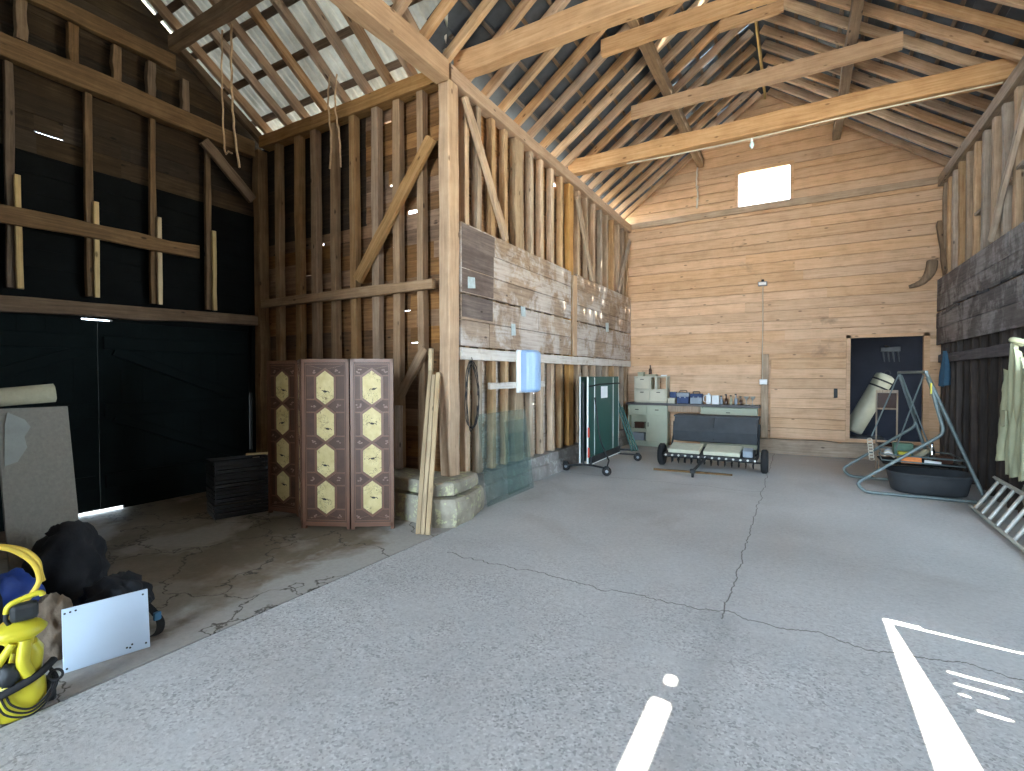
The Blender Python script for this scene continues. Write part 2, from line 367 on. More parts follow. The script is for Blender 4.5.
        self.add(vs, [[v.index for v in f.verts] for f in bm.faces], mi, True); bm.free(); return self
    def build(self, name, mats, parent=None, loc=None, matrix=None):
        me = bpy.data.meshes.new(name)
        if loc is not None: self.v = [(x - loc[0], y - loc[1], z - loc[2]) for x, y, z in self.v]
        if matrix is not None:
            inv = matrix.inverted(); self.v = [tuple(inv @ V(p)) for p in self.v]
        me.from_pydata(self.v, [], self.f)
        for mm in (mats if isinstance(mats, (list, tuple)) else [mats]): me.materials.append(M[mm] if isinstance(mm, str) else mm)
        me.polygons.foreach_set('material_index', self.mi); me.polygons.foreach_set('use_smooth', self.sm)
        me.update()
        bm = bmesh.new(); bm.from_mesh(me); bmesh.ops.recalc_face_normals(bm, faces=bm.faces); bm.to_mesh(me); bm.free()
        o = bpy.data.objects.new(name, me); COL.objects.link(o)
        if matrix is not None: o.matrix_world = matrix
        elif loc is not None: o.location = loc
        if parent is not None:
            o.parent = parent
            o.matrix_parent_inverse = parent_matrix(parent).inverted()
        return o

def parent_matrix(o):
    m = o.matrix_basis.copy()
    if o.parent is not None: m = parent_matrix(o.parent) @ o.matrix_parent_inverse @ m
    return m

def tag(o, label=None, cat=None, group=None, kind='thing'):
    if label: o['label'] = label
    if cat: o['category'] = cat
    if group: o['group'] = group
    o['kind'] = kind
    return o
def struct(o, label=None, cat=None): return tag(o, label, cat, None, 'structure')
def empty(name, loc, label, cat, group=None):
    o = bpy.data.objects.new(name, None); o.empty_display_size = .1; o.location = loc; COL.objects.link(o)
    return tag(o, label, cat, group)

ORD = ['first', 'second', 'third', 'fourth', 'fifth', 'sixth', 'seventh', 'eighth', 'ninth', 'tenth', 'eleventh', 'twelfth', 'thirteenth', 'fourteenth', 'fifteenth', 'sixteenth', 'seventeenth', 'eighteenth', 'nineteenth', 'twentieth', 'twenty-first', 'twenty-second', 'twenty-third', 'twenty-fourth', 'twenty-fifth', 'twenty-sixth', 'twenty-seventh', 'twenty-eighth', 'twenty-ninth', 'thirtieth']
rng = random.Random(7)

def timber(name, p0, p1, w, d, mat, side=(1, 0, 0), jit=.004, seg=5, parent=None, bow=0.0, wane=None, ch=.006):
    """sawn length of wood from p0 to p1: W measured along SIDE, D across it; slightly uneven, chamfered"""
    p0, p1 = V(p0), V(p1); z = (p1 - p0); Ln = z.length; z.normalize()
    x = V(side); x = (x - z * x.dot(z)).normalized(); y = z.cross(x)
    mx = Matrix(((x.x, y.x, z.x, p0.x), (x.y, y.y, z.y, p0.y), (x.z, y.z, z.z, p0.z), (0, 0, 0, 1)))
    vs = []; fs = []
    for i in range(seg + 1):
        t = i / seg; a, b = w / 2 + rng.uniform(-jit, jit), d / 2 + rng.uniform(-jit, jit)
        ox, oy = rng.uniform(-jit, jit), rng.uniform(-jit, jit)
        if wane: a *= 1 + wane * mnoise.noise(V((t * 7, w * 90, 1))); ox += wane * .1 * mnoise.noise(V((t * 4, 3, w * 70)))
        oy += bow * math.sin(PI * t)
        for sx, sy in ((1, 1), (-1, 1), (-1, -1), (1, -1)):
            c1 = (ox + sx * (a - ch), oy + sy * b); c2 = (ox + sx * a, oy + sy * (b - ch))
            for q in ((c2, c1) if sx * sy > 0 else (c1, c2)): vs.append((q[0], q[1], t * Ln))
    for i in range(seg):
        for k in range(8): fs.append((i * 8 + k, i * 8 + (k + 1) % 8, (i + 1) * 8 + (k + 1) % 8, (i + 1) * 8 + k))
    fs.append(list(range(8))[::-1]); fs.append([seg * 8 + k for k in range(8)])
    me = bpy.data.meshes.new(name); me.from_pydata(vs, [], fs); me.materials.append(M[mat]); me.update()
    o = bpy.data.objects.new(name, me); COL.objects.link(o); o.matrix_world = mx
    if parent is not None: o.parent = parent; o.matrix_parent_inverse = parent_matrix(parent).inverted()
    return o

def arc(c, r, a0, a1, n, fn): return [fn(c[0] + r * math.cos(a0 + (a1 - a0) * i / n), c[1] + r * math.sin(a0 + (a1 - a0) * i / n)) for i in range(n + 1)]
def smooth_path(pts, n=8, closed=False):
    pts = [V(p) for p in pts]; out = []; m = len(pts)
    for i in range(m if closed else m - 1):
        if closed: p0, p1, p2, p3 = pts[i - 1], pts[i], pts[(i + 1) % m], pts[(i + 2) % m]
        else: p0, p1, p2, p3 = pts[max(i - 1, 0)], pts[i], pts[i + 1], pts[min(i + 2, m - 1)]
        for k in range(n):
            t = k / n
            out.append(.5 * ((2 * p1) + (p2 - p0) * t + (2 * p0 - 5 * p1 + 4 * p2 - p3) * t * t + (3 * p1 - p0 - 3 * p2 + p3) * t ** 3))
    if not closed: out.append(pts[-1])
    return out
def fillet(pts, r, n=5):
    pts = [V(p) for p in pts]; out = [pts[0]]
    for i in range(1, len(pts) - 1):
        a = (pts[i - 1] - pts[i]); b = (pts[i + 1] - pts[i]); rr = min(r, a.length * .45, b.length * .45)
        s, e = pts[i] + a.normalized() * rr, pts[i] + b.normalized() * rr
        for k in range(n + 1):
            t = k / n; out.append(s * (1 - t) ** 2 + pts[i] * 2 * t * (1 - t) + e * t * t)
    out.append(pts[-1]); return out

# ------------------------------------------------------------------ the building: key dimensions (metres)
XL, XR, YE, YB, XW = -3.48, 2.18, 11.70, 4.78, -7.14
XC = (XL + XR) / 2                      # ridge line of the main roof
ZP = 5.15                               # top of the wall plates
SL, SW = .72, .65                       # roof slopes: main, wing
YW = 2.70                               # ridge line of the wing roof
def zu(x): return 5.27 + SL * min(x - XL, XR - x)          # underside of the main rafters
def zs(x): return zu(x) + .192                              # underside of the slates
def zwu(y): return 5.16 + SW * min(4.76 - y, y - .64)       # underside of the wing rafters
def zws(y): return zwu(y) + .175

def boards(mb, segs_fn, z0, z1, h, plane, th=.022, lap=.006, lo_len=1.6, hi_len=3.6, r=None, tilt=.010, slits=(), zbreaks=(), groove=0.0):
    """horizontal boards; segs_fn(zb, zt) -> list of (a0b, a1b, a0t, a1t); plane(a, off, z) -> point (off > 0 towards the room)"""
    r = r or random.Random(3)
    zz = [z0]
    while zz[-1] < z1 - 1e-4:
        nz = zz[-1] + h * r.uniform(.92, 1.08)
        for b in zbreaks:
            if zz[-1] + 1e-3 < b < nz + h * .3: nz = b
        zz.append(min(nz, z1))
    for i in range(len(zz) - 1):
        zb, zt = zz[i], zz[i + 1]
        for a0b, a1b, a0t, a1t in segs_fn(zb, zt):
            a = min(a0b, a0t); end = max(a1b, a1t); cuts = [a]
            while end - cuts[-1] > hi_len: cuts.append(cuts[-1] + r.uniform(lo_len, hi_len))
            if len(cuts) > 1 and end - cuts[-1] < .3: cuts.pop()
            cuts.append(end)
            for k in range(len(cuts) - 1):
                c0, c1 = cuts[k], cuts[k + 1] + .001
                if c1 - c0 < .01: continue
                b0, b1 = max(c0, a0b), min(c1, a1b); t0, t1 = max(c0, a0t), min(c1, a1t)
                if b1 - b0 < .005 and t1 - t0 < .005: continue
                if b1 < b0: b0 = b1 = (b0 + b1) / 2
                if t1 < t0: t0 = t1 = (t0 + t1) / 2
                dz = r.uniform(-.002, .002); ft = tilt * r.uniform(.6, 1.3)
                zl, zh = zb + dz, zt + .009 + dz
                if groove:
                    zh = zt - groove
                    mb.add([plane(b0, -.012, zb - .004), plane(b1, -.012, zb - .004), plane(b1, -th, zb - .004), plane(b0, -th, zb - .004), plane(t0, -.012, zt + .004), plane(t1, -.012, zt + .004), plane(t1, -th, zt + .004), plane(t0, -th, zt + .004)],
                           [(0, 3, 2, 1), (4, 5, 6, 7), (0, 1, 5, 4), (1, 2, 6, 5), (2, 3, 7, 6), (3, 0, 4, 7)])
                pieces = [(b0, b1, t0, t1, zl)]
                for s0, s1, sz, sh in slits:       # a slit: the lower edge of the board is broken away
                    if zl - .02 < sz < zh and s0 > b0 and s1 < b1:
                        pieces = [(b0, s0, t0, s0, zl), (s0, s1, s0, s1, zl + sh), (s1, b1, s1, t1, zl)]; break
                for q0, q1, u0, u1, zq in pieces:
                    mb.add([plane(q0, ft, zq), plane(q1, ft, zq), plane(q1, -th, zq), plane(q0, -th, zq), plane(u0, 0, zh), plane(u1, 0, zh), plane(u1, -th, zh), plane(u0, -th, zh)],
                           [(0, 3, 2, 1), (4, 5, 6, 7), (0, 1, 5, 4), (1, 2, 6, 5), (2, 3, 7, 6), (3, 0, 4, 7)])
def cut(lo, hi, holes, zb, zt):
    segs = [(lo, hi)]
    zm = (zb + zt) / 2
    for h0, h1, hz0, hz1 in holes:
        if hz0 <= zm <= hz1:
            segs = [q for s in segs for q in ((s[0], min(s[1], h0)), (max(s[0], h1), s[1])) if q[1] - q[0] > .004]
    return [(a, b, a, b) for a, b in segs]

# ------------------------------------------------------------------ floors and ground
def fl(name, poly, z0, z1, mat, label, cat):
    o = MB().prism(poly, z0, z1, lambda a, b, h: (a, b, h)).build(name, mat); return struct(o, label, cat)
fl('floor', [(-3.15, -7.1), (2.5, -7.1), (2.5, 11.95), (-3.75, 11.95), (-3.75, 4.32), (-3.13, 4.32)], -.25, 0, 'floor', 'worn grey concrete slab floor of the main barn bay', 'floor')
fl('floor_wing', [(-7.4, .4), (-3.182, .4), (-3.162, 4.30), (-3.75, 4.34), (-3.75, 4.9), (-7.4, 4.9)], -.25, -.012, 'floor_wing', 'earthy cracked concrete floor of the dark side bay', 'floor')
fl('ground_outside', [(-40, -40), (40, -40), (40, 40), (-40, 40)], -.40, -.26, 'ground', 'pale gravel yard outside the barn', 'ground')
fl('floor_joint', [(-3.184, -7.1), (-3.149, -7.1), (-3.129, 4.31), (-3.164, 4.31)], -.24, -.016, 'iron', 'dark joint between the main slab and the side bay floor', 'floor joint')

# ------------------------------------------------------------------ end wall
WIN = (-1.165, -.165, 5.17, 5.905); DOORWAY = (.85, 2.0, .36, 2.33)
def end_segs(zb, zt):
    if zt > 5.5:
        a0b, a0t = [max(XL - .12, XL + (z - 5.45) / SL) for z in (zb, zt)]
        segs = [(a0b, 2 * XC - a0b, a0t, 2 * XC - a0t)]
    else: segs = [(XL - .16, XR + .16, XL - .16, XR + .16)]
    out = []
    for h in (WIN, DOORWAY):
        zm = (zb + zt) / 2; nx = []
        for s in segs:
            if h[2] <= zm <= h[3]:
                if h[0] > s[0]: nx.append((s[0], h[0], s[2], h[0]))
                if s[1] > h[1]: nx.append((h[1], s[1], h[1], s[3]))
            else: nx.append(s)
        segs = nx
    return segs
def board_wall(name, segs, z0, z1, h, plane, mat, label, seed=3, **kw):
    mb = MB(); boards(mb, segs, z0, z1, h, plane, r=random.Random(seed), **kw)
    return mb
mb = board_wall('wall_end', end_segs, -.02, 7.50, .205, lambda a, o, z: (a, YE - o, z), 'end_boards', '', 5, tilt=.016, groove=.008, th=.03, lo_len=2.0, hi_len=4.2, zbreaks=(.36, 2.33, 5.17, 5.905))
struct(mb.build('wall_end', 'end_boards'), 'honey-brown boarded gable wall at the far end, lapped boards', 'wall')
# window in the gable
w0, w1, wz0, wz1 = WIN
mb = MB()
for lo, hi in (((w0 - .05, YE - .03, wz0 - .05), (w1 + .05, YE + .06, wz0 + .02)), ((w0 - .05, YE - .03, wz1 - .02), (w1 + .05, YE + .06, wz1 + .05)), ((w0 - .05, YE - .03, wz0), (w0 + .02, YE + .06, wz1)), ((w1 - .02, YE - .03, wz0), (w1 + .05, YE + .06, wz1))):
    mb.box(lo, hi)
wn = struct(mb.build('window_1', 'end_boards'), 'small bright square window high in the end gable', 'window')
MB().box((w0 + .01, YE + .03, wz0 + .01), (w1 - .01, YE + .036, wz1 - .01)).build('pane', 'pane', wn)
# doorway lining, dark store behind it
mb = MB(); d0, d1, dz0, dz1 = DOORWAY
mb.box((d0 - .045, YE - .035, dz0), (d0 + .02, YE + .06, dz1 + .05)); mb.box((d1 - .02, YE - .035, dz0), (d1 + .07, YE + .06, dz1 + .05)); mb.box((d0 - .045, YE - .035, dz1 - .01), (d1 + .07, YE + .06, dz1 + .05))
struct(mb.build('trim_1', 'end_boards'), 'pale timber lining round the open store doorway', 'door frame')
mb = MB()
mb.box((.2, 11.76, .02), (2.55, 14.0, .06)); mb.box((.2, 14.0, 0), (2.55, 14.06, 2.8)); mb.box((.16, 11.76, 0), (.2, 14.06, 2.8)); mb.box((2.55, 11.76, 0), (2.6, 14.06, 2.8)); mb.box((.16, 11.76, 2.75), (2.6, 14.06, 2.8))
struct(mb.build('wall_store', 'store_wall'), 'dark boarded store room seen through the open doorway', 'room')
struct(timber('trim_2', (-.72, 11.62, .148), (XR - .05, 11.60, .148), .2, .30, 'stud_grey', (0, 1, 0), .012, 10), 'heavy grey sill timber along the foot of the end wall', 'sill')
struct(timber('trim_3', (XL + .03, 11.655, 5.10), (XR - .03, 11.655, 5.10), .05, .13, 'stud', (0, 1, 0), .006, 10), 'brown cross timber nailed over the end boards at eaves height', 'cross timber')
struct(timber('trim_4', (-.61, 11.655, .3), (-.61, 11.655, 2.04), .13, .05, 'stud_grey', (1, 0, 0), .004, 6), 'weathered upright board beside the closed plank door', 'upright board')
# closed plank door in the end wall
mb = MB(); r = random.Random(11); zz = .33
while zz < 1.94:
    hgt = min(.2 * r.uniform(.95, 1.05), 1.95 - zz); mb.bbox((-.50, 11.60, zz), (.80, 11.64, zz + hgt - .004), .004); zz += hgt
d = struct(mb.build('door_1', 'end_boards'), 'closed wide plank door in the end wall beside the doorway', 'door')
mb = MB(); mb.bbox((.60, 11.575, 1.16), (.66, 11.600, 1.34), .008); mb.build('handle', 'iron', d)

# ------------------------------------------------------------------ long left wall
low = [(6.35, 6.75, .9, .02), (9.4, 9.9, 1.2, .02)]
def lw(zb, zt): return [(YB + .02, 11.72, YB + .02, 11.72)]
pl_left = lambda a, o, z: (-3.63 + o, a, z)
mb = board_wall('', lw, .18, 1.95, .16, pl_left, '', '', 21, tilt=.008, slits=((6.9, 7.05, 1.3, .02),))
struct(mb.build('wall_left', 'low_boards'), 'patchy limewashed lower boards behind the studs of the long wall', 'wall')
mb = board_wall('', lw, 1.95, 5.12, .19, pl_left, '', '', 22, tilt=.008, slits=((7.55, 7.63, 4.05, .035), (8.0, 8.05, 4.25, .04), (7.74, 7.84, 4.95, .07), (10.6, 10.7, 4.4, .02)))
struct(mb.build('wall_left', 'left_boards'), 'old brown upper boards behind the studs of the long wall', 'wall')
# limewashed grain boarding fixed over the studs
for y0, y1, seed, lab in ((4.80, 8.08, 31, 'broad limewashed boarding between corner post and wide post, partly bare'), (8.34, 11.62, 32, 'broad limewashed boarding between the wide post and end wall')):
    mb = MB(); r = random.Random(seed); zz = 1.96
    for hgt in (.31, .30, .02, .28, .28, .27):
        if hgt > .1:
            cutp = [y0] + sorted(r.uniform(y0 + .6, y1 - .6) for _ in range(1)) + [y1]
            for k in range(len(cutp) - 1):
                o = r.uniform(-.004, .004); mb.bbox((-3.478 + o, cutp[k], zz), (-3.445 + o, cutp[k + 1] - .003, zz + hgt - .006), .005)
        zz += hgt
    struct(mb.build('wall_left_boarding', 'washed_boards'), lab, 'wall boarding')
if True:
    mb = MB(); r = random.Random(5)
    for zz, hgt in ((2.30, .27), (2.60, .27), (2.88, .26), (3.14, .25)): mb.bbox((-3.442, 4.81, zz), (-3.433, 5.42 + r.uniform(-.03, .12), zz + hgt), .003)
    struct(mb.build('wall_left_boarding', 'bare_boards'), 'bare dark brown boards beside the corner post, without limewash', 'wall boarding')
tag(timber('wall_plate', (-3.525, 4.62, 5.06), (-3.525, 11.64, 5.06), .155, .17, 'tie', (1, 0, 0), .006, 14), 'long pale wall plate along the top of the left studded wall', 'beam', None)
tag(timber('opening_beam', (-3.53, .45, 5.02), (-3.53, 4.56, 5.04), .2, .23, 'tie', (1, 0, 0), .008, 10, ch=.012), 'heavy beam spanning the mouth of the dark side bay overhead', 'beam')
# studs of the long wall
LY = [5.00, 5.28, 5.62, 5.95, 6.32, 6.70, 7.06, 7.44, 7.80, 8.20, 8.58, 8.98, 9.36, 9.76, 10.14, 10.52, 10.88, 11.22, 11.52]
for i, y in enumerate(LY):
    wid = .20 if abs(y - 8.2) < .01 else (.085 + .02 * rng.random())
    rough = abs(y - 6.32) < .01
    o = timber('stud', (-3.548 + rng.uniform(-.004, .004), y, .37), (-3.548, y + rng.uniform(-.012, .012), 4.965), .10, .24 if rough else wid, 'tree_bark' if rough else ('post' if wid > .15 else ('stud_grey' if i % 4 == 1 else 'stud')), (1, 0, 0), .004 if not rough else .012, 10, wane=.5 if rough else None)
    if rough: lab = 'broad waney-edged stud with rough bark edges, fifth from the corner post'
    elif wid > .15: lab = 'wide square post in the middle of the long left wall'
    else: lab = '%s upright stud from the corner post along the long left wall' % ORD[i]
    tag(o, lab, 'stud', 'studs of the long left wall')
tag(timber('post_facing', (-3.445, 8.21, 1.95), (-3.445, 8.21, 3.36), .05, .15, 'post', (1, 0, 0), .006, 5), 'short orange-brown facing piece on the wide post between the boardings', 'timber')
for p0, p1, lab in (((-3.455, 4.90, 4.90), (-3.455, 5.86, 3.44), 'slanting brace beside the corner post above the limewashed boarding'), ((-3.455, 8.36, 4.80), (-3.455, 9.12, 3.44), 'slanting brace just beyond the wide post of the long wall'), ((-3.455, 11.58, 4.75), (-3.455, 10.70, 3.44), 'slanting brace next to the end wall on the long left wall')):
    tag(timber('brace', p0, p1, .05, .11, 'stud' if p0[1] < 5 else 'stud_grey', (1, 0, 0), .004, 6), lab, 'brace', 'braces of the timber walls')
tag(timber('wall_rail', (-3.455, 4.80, 1.865), (-3.455, 11.6, 1.875), .045, .14, 'washed_rail', (1, 0, 0), .004, 14), 'pale limewashed horizontal rail below the boarding on long wall', 'rail')
tag(timber('rail_offcut', (-3.455, 5.42, 1.47), (-3.455, 7.02, 1.47), .045, .085, 'washed_rail', (1, 0, 0), .004, 6), 'short low limewashed rail behind the pale blue box', 'rail')
# stone plinth: long wall and the corner bulge
def plinth(name, sections, mat, label):
    mb = MB(); n = len(sections[0]); vs = [p for s in sections for p in s]; fs = []
    for i in range(len(sections) - 1):
        for k in range(n): fs.append((i * n + k, i * n + (k + 1) % n, (i + 1) * n + (k + 1) % n, (i + 1) * n + k))
    fs += [list(range(n))[::-1], [len(vs) - n + k for k in range(n)]]
    mb.add(vs, fs); o = mb.build(name, mat); return struct(o, label, 'plinth')
secs = []; r = random.Random(4)
for i in range(29):
    y = 5.0 + i * (11.66 - 5.0) / 28; e = r.uniform(-.015, .015); bulge = max(0, .14 - .25 * (y - 5.0))
    xf = -3.44 + bulge + e; zf = .20 + r.uniform(-.015, .015) + bulge * .5
    secs.append([(-3.62, y, -.02), (xf, y, -.02), (xf - .004, y, zf * .6), (xf - .015, y, zf - .02), (xf - .04, y, zf), (-3.50, y, .335), (-3.62, y, .355)])
plinth('trim_5', secs, 'stone2', 'low mortared stone plinth along the foot of the long wall')
def ring_solid(mb, loops):
    n = len(loops[0]); vs = [p for s in loops for p in s]; fs = []
    for i in range(len(loops) - 1):
        for k in range(n): fs.append((i * n + k, i * n + (k + 1) % n, (i + 1) * n + (k + 1) % n, (i + 1) * n + k))
    fs += [list(range(n))[::-1], [len(vs) - n + k for k in range(n)]]
    return mb.add(vs, fs)
def lump(poly, z0, z1, seed, name, mat, label, inset=.03):
    r = random.Random(seed); P = [V((a, b, 0)) for a, b in poly]; pts = []
    for i in range(len(P)):
        a, b = P[i], P[(i + 1) % len(P)]; m = max(1, int((b - a).length / .16))
        for k in range(m): pts.append(a.lerp(b, k / m))
    c = sum(pts, V()) / len(pts); loops = []
    for t, ins in ((0, .2), (.12, .0), (.5, -.2), (.88, 0.1), (1, 1.0)):
        lp = []
        for p in pts:
            dirn = (c - p).normalized(); j = .018 * mnoise.noise(V((p.x * 5, p.y * 5, t * 3 + seed)))
            q = p + dirn * (inset * ins + j); lp.append((q.x, q.y, z0 + (z1 - z0) * t + .02 * mnoise.noise(V((p.x * 3, p.y * 3, seed)))))
        loops.append(lp)
    return struct(ring_solid(MB(), loops).build(name, mat), label, 'plinth')
lump([(-6.9, 4.36), (-3.62, 4.20), (-3.32, 4.14), (-3.14, 4.27), (-3.14, 4.55), (-3.28, 5.02), (-3.6, 5.02), (-6.9, 4.9)], -.02, .28, 2, 'trim_6', 'stone', 'lower course of pale mossy stone under the corner post')
lump([(-6.9, 4.40), (-3.62, 4.27), (-3.36, 4.22), (-3.22, 4.34), (-3.24, 4.6), (-3.34, 4.98), (-3.6, 5.0), (-6.9, 4.9)], .30, .44, 8, 'trim_7', 'stone', 'upper course of pale stone under the corner post')

# ------------------------------------------------------------------ back wall of the side bay (faces the camera)
def bb(zb, zt): return [(-7.2, -3.50, -7.2, -3.50)] if zt < 3.75 else [(-4.95, -3.50, -4.95, -3.50)]
mb = board_wall('', lambda zb, zt: [(-7.2, -4.95, -7.2, -4.95)] if zt >= 3.75 else [], .40, 5.05, .2, lambda a, o, z: (a, YB - o, z), '', '', 43, tilt=.008, slits=((-6.85, -6.7, 4.35, .03), (-6.72, -6.65, 3.95, .03), (-5.84, -5.80, 3.85, .03)))
struct(mb.build('wall_bay_back', 'dark_boards'), 'blackened boards high at the left of the bay back wall', 'wall')
mb = board_wall('', bb, .40, 5.05, .2, lambda a, o, z: (a, YB - o, z), '', '', 41, tilt=.008,
    slits=((-6.85, -6.7, 4.35, .03), (-6.72, -6.65, 3.95, .03), (-4.24, -4.04, 3.68, .05), (-4.55, -4.42, 4.02, .03), (-4.52, -4.42, 3.4, .02), (-4.62, -4.5, 4.85, .03), (-5.82, -5.78, 3.45, .05), (-6.2, -6.0, 3.15, .015), (-4.2, -4.05, 2.15, .02), (-3.85, -3.75, 2.15, .025), (-5.84, -5.80, 3.85, .03), (-4.32, -4.2, 2.55, .015)))
struct(mb.build('wall_bay_back', 'back_boards'), 'dark brown boards behind studs, back wall of the side bay', 'wall')
struct(timber('trim_8', (-3.53, 4.68, .44), (-3.53, 4.68, 4.96), .15, .2, 'post', (1, 0, 0), .006, 12, ch=.012), 'big square corner post where the two studded walls meet', 'post')
tag(timber('wall_plate', (-6.93, 4.665, 5.055), (-3.66, 4.665, 5.055), .17, .17, 'bay_stud', (0, 1, 0), .005, 8), 'wall plate over the studs at the back of the dark bay', 'beam')
tag(timber('wall_rail', (-6.88, 4.575, 2.66), (-3.67, 4.575, 2.67), .06, .12, 'bay_stud', (0, 1, 0), .005, 8), 'brown horizontal rail crossing the studs behind the folding screen', 'rail')
BX = [-6.58, -6.14, -5.79, -5.40, -5.03, -4.64, -4.29, -3.91]
for i, x in enumerate(BX[::-1]):
    o = timber('stud', (x, 4.665, .47), (x + rng.uniform(-.012, .012), 4.665, 4.965), .095 + .02 * rng.random(), .10, 'bay_stud', (1, 0, 0), .004, 8)
    tag(o, '%s stud from the corner post in the wall behind the folding screen' % ORD[i], 'stud', 'studs of the bay back wall')
tag(timber('brace', (-4.90, 4.570, 2.83), (-3.69, 4.570, 4.34), .06, .145, 'bay_stud', (0, 1, 0), .004, 6), 'long slanting brace rising to the corner post above the brown rail', 'brace', 'braces of the timber walls')
tag(timber('brace', (-4.20, 4.570, 1.36), (-3.80, 4.570, 1.92), .06, .11, 'bay_stud', (0, 1, 0), .004, 5), 'short slanting brace low beside the corner post', 'brace', 'braces of the timber walls')
tag(timber('timber_upright', (-4.22, 4.575, .47), (-4.22, 4.575, 1.24), .09, .06, 'stud_grey', (1, 0, 0), .004, 4), 'grey upright propping the foot of the short low brace', 'timber')
tag(timber('timber_upright', (-3.72, 4.575, .47), (-3.715, 4.575, 1.92), .045, .05, 'pale', (1, 0, 0), .003, 4), 'thin pale upright standing against the corner post', 'timber')

# ------------------------------------------------------------------ left wall of the side bay: black boards, timber grid, black doors
plw = lambda a, o, z: (XW - .06 + o, a, z)
mb = board_wall('', lambda a, b: [(.5, 4.85, .5, 4.85)], 2.40, 4.02, .2, plw, '', '', 51, tilt=.008)
struct(mb.build('wall_bay_left', 'tar_boards'), 'black tarred boards above the big black doors', 'wall')
def gab(zb, zt):
    if zt > 5.3:
        q = [max(.5, .64 + (z - 5.3) / SW) for z in (zb, zt)]
        return [(q[0], 5.4 - q[0], q[1], 5.4 - q[1])]
    return [(.5, 4.85, .5, 4.85)]
mb = board_wall('', gab, 4.02, 6.68, .21, plw, '', '', 52, tilt=.008, slits=((2.15, 2.4, 4.42, .018), (3.75, 3.9, 4.60, .018), (2.95, 3.05, 4.23, .01)))
struct(mb.build('wall_bay_left', 'tar_brown'), 'dark brown boards high on the left wall of the bay', 'wall')
X0 = -7.10
tag(timber('header_beam', (-7.06, .55, 2.31), (-7.06, 4.57, 2.42), .15, .15, 'bay_shaded', (1, 0, 0), .008, 8), 'rough header timber over the big black doors', 'beam')
tag(timber('wall_plate', (-7.06, .55, 4.97), (-7.06, 4.565, 4.965), .12, .25, 'bay_shaded', (1, 0, 0), .012, 10), 'thick uneven plate timber high on the left bay wall', 'beam')
tag(timber('cross_rail', (-6.93, .9, 3.23), (-6.93, 3.70, 3.24), .05, .17, 'bay_shaded', (1, 0, 0), .012, 8), 'sawn-off cross rail ending in mid wall above the doors', 'rail')
for i, y in enumerate((1.92, 2.58, 3.23, 3.91)):
    tag(timber('stud', (-7.07, y - .01, 2.52), (-7.07, y, 4.83), .06, .07, 'bay_shaded', (1, 0, 0), .005, 6), '%s dark upright from the left between header and plate, left bay wall' % ORD[i], 'stud', 'uprights of the left bay wall')
    tag(timber('prop', (-7.002, y + .035, 2.51), (-7.002, y + .035, 3.60 if i else 3.68), .04, .05, 'pale', (1, 0, 0), .003, 4), '%s pale short prop from the left standing on the door header' % ORD[i], 'prop', 'pale props above the door header')
for i, y in enumerate((1.35, 2.02, 2.45, 2.86, 3.22, 3.62)):
    tag(timber('gable_stud', (-7.06, y, 5.10), (-7.06, y, min(5.52, zwu(y) - .16) if y < 3.5 else 5.50), .08, .09, 'bay_shaded', (1, 0, 0), .005, 4), '%s short stud from the left in the small gable over the bay doors' % ORD[i], 'stud', 'short studs of the bay gable')
tag(timber('collar_beam', (-7.05, 1.75, 5.63), (-7.05, 3.50, 5.66), .08, .19, 'bay_shaded', (1, 0, 0), .008, 6), 'cross collar of the small gable above the left bay wall', 'beam')
tag(timber('brace', (-6.955, 3.80, 4.76), (-6.955, 4.49, 4.18), .14, .06, 'bay_shaded', (0, 0, 1), .005, 5), 'stout slanting brace in the corner high above the doors', 'brace', 'braces of the timber walls')
tag(timber('corner_post', (-7.02, 4.66, 0), (-7.02, 4.66, 4.96), .14, .16, 'bay_shaded', (1, 0, 0), .008, 10), 'square post at the inner corner beside the black doors', 'post')
def black_door(name, y0, y1, zb_fn, label, diag):
    mb = MB(); r = random.Random(int(y0 * 10)); n = 8
    for k in range(n):
        a, b = y0 + (y1 - y0) * k / n, y0 + (y1 - y0) * (k + 1) / n
        mb.bbox((-7.205, a, zb_fn((a + b) / 2)), (-7.175, b + .0005, 2.262 + r.uniform(-.002, .002)), .003)
    o = struct(mb.build(name, 'black_door'), label, 'door')
    for z in (.35, 1.2, 2.0): timber('ledge', (-7.155, y0 + .05, z), (-7.155, y1 - .05, z), .035, .16, 'black_door', (1, 0, 0), .002, 4, o)
    for za, zb in ((.44, 1.11), (1.29, 1.91)):
        a, b = (y0 + .15, y1 - .15) if diag > 0 else (y1 - .15, y0 + .15)
        timber('door_brace', (-7.156, a, za), (-7.156, b, zb), .03, .12, 'black_door', (1, 0, 0), .002, 4, o)
    return o
black_door('door_2', .80, 2.672, lambda y: .02 if y > 2.2 else -.012, 'left leaf of the big black boarded doors', 1)
black_door('door_3', 2.676, 4.535, lambda y: .02 if y < 3.0 else -.012, 'right leaf of the big black boarded doors', -1)
mb = MB(); mb.box((-7.24, .5, 0), (-7.16, .79, 2.6)); mb.box((-7.24, 4.543, 0), (-7.10, 4.86, 2.6)); mb.box((-7.24, .79, 2.258), (-7.16, 2.52, 2.6)); mb.box((-7.24, 2.52, 2.278), (-7.16, 2.82, 2.6)); mb.box((-7.24, 2.82, 2.260), (-7.16, 4.56, 2.6)); mb.box((-7.215, 4.53, 1.36), (-7.16, 4.57, 2.3)); mb.box((-7.215, 4.53, -.02), (-7.16, 4.57, .5))
struct(mb.build('trim_9', 'tar_boards'), 'black frame round the big doors', 'door frame')
mb = MB(); mb.box((-7.2, .4, 0), (-3.6, .46, 6.0)); struct(mb.build('wall_bay_front', 'tar_brown'), 'brown boarded near wall of the side bay', 'wall')

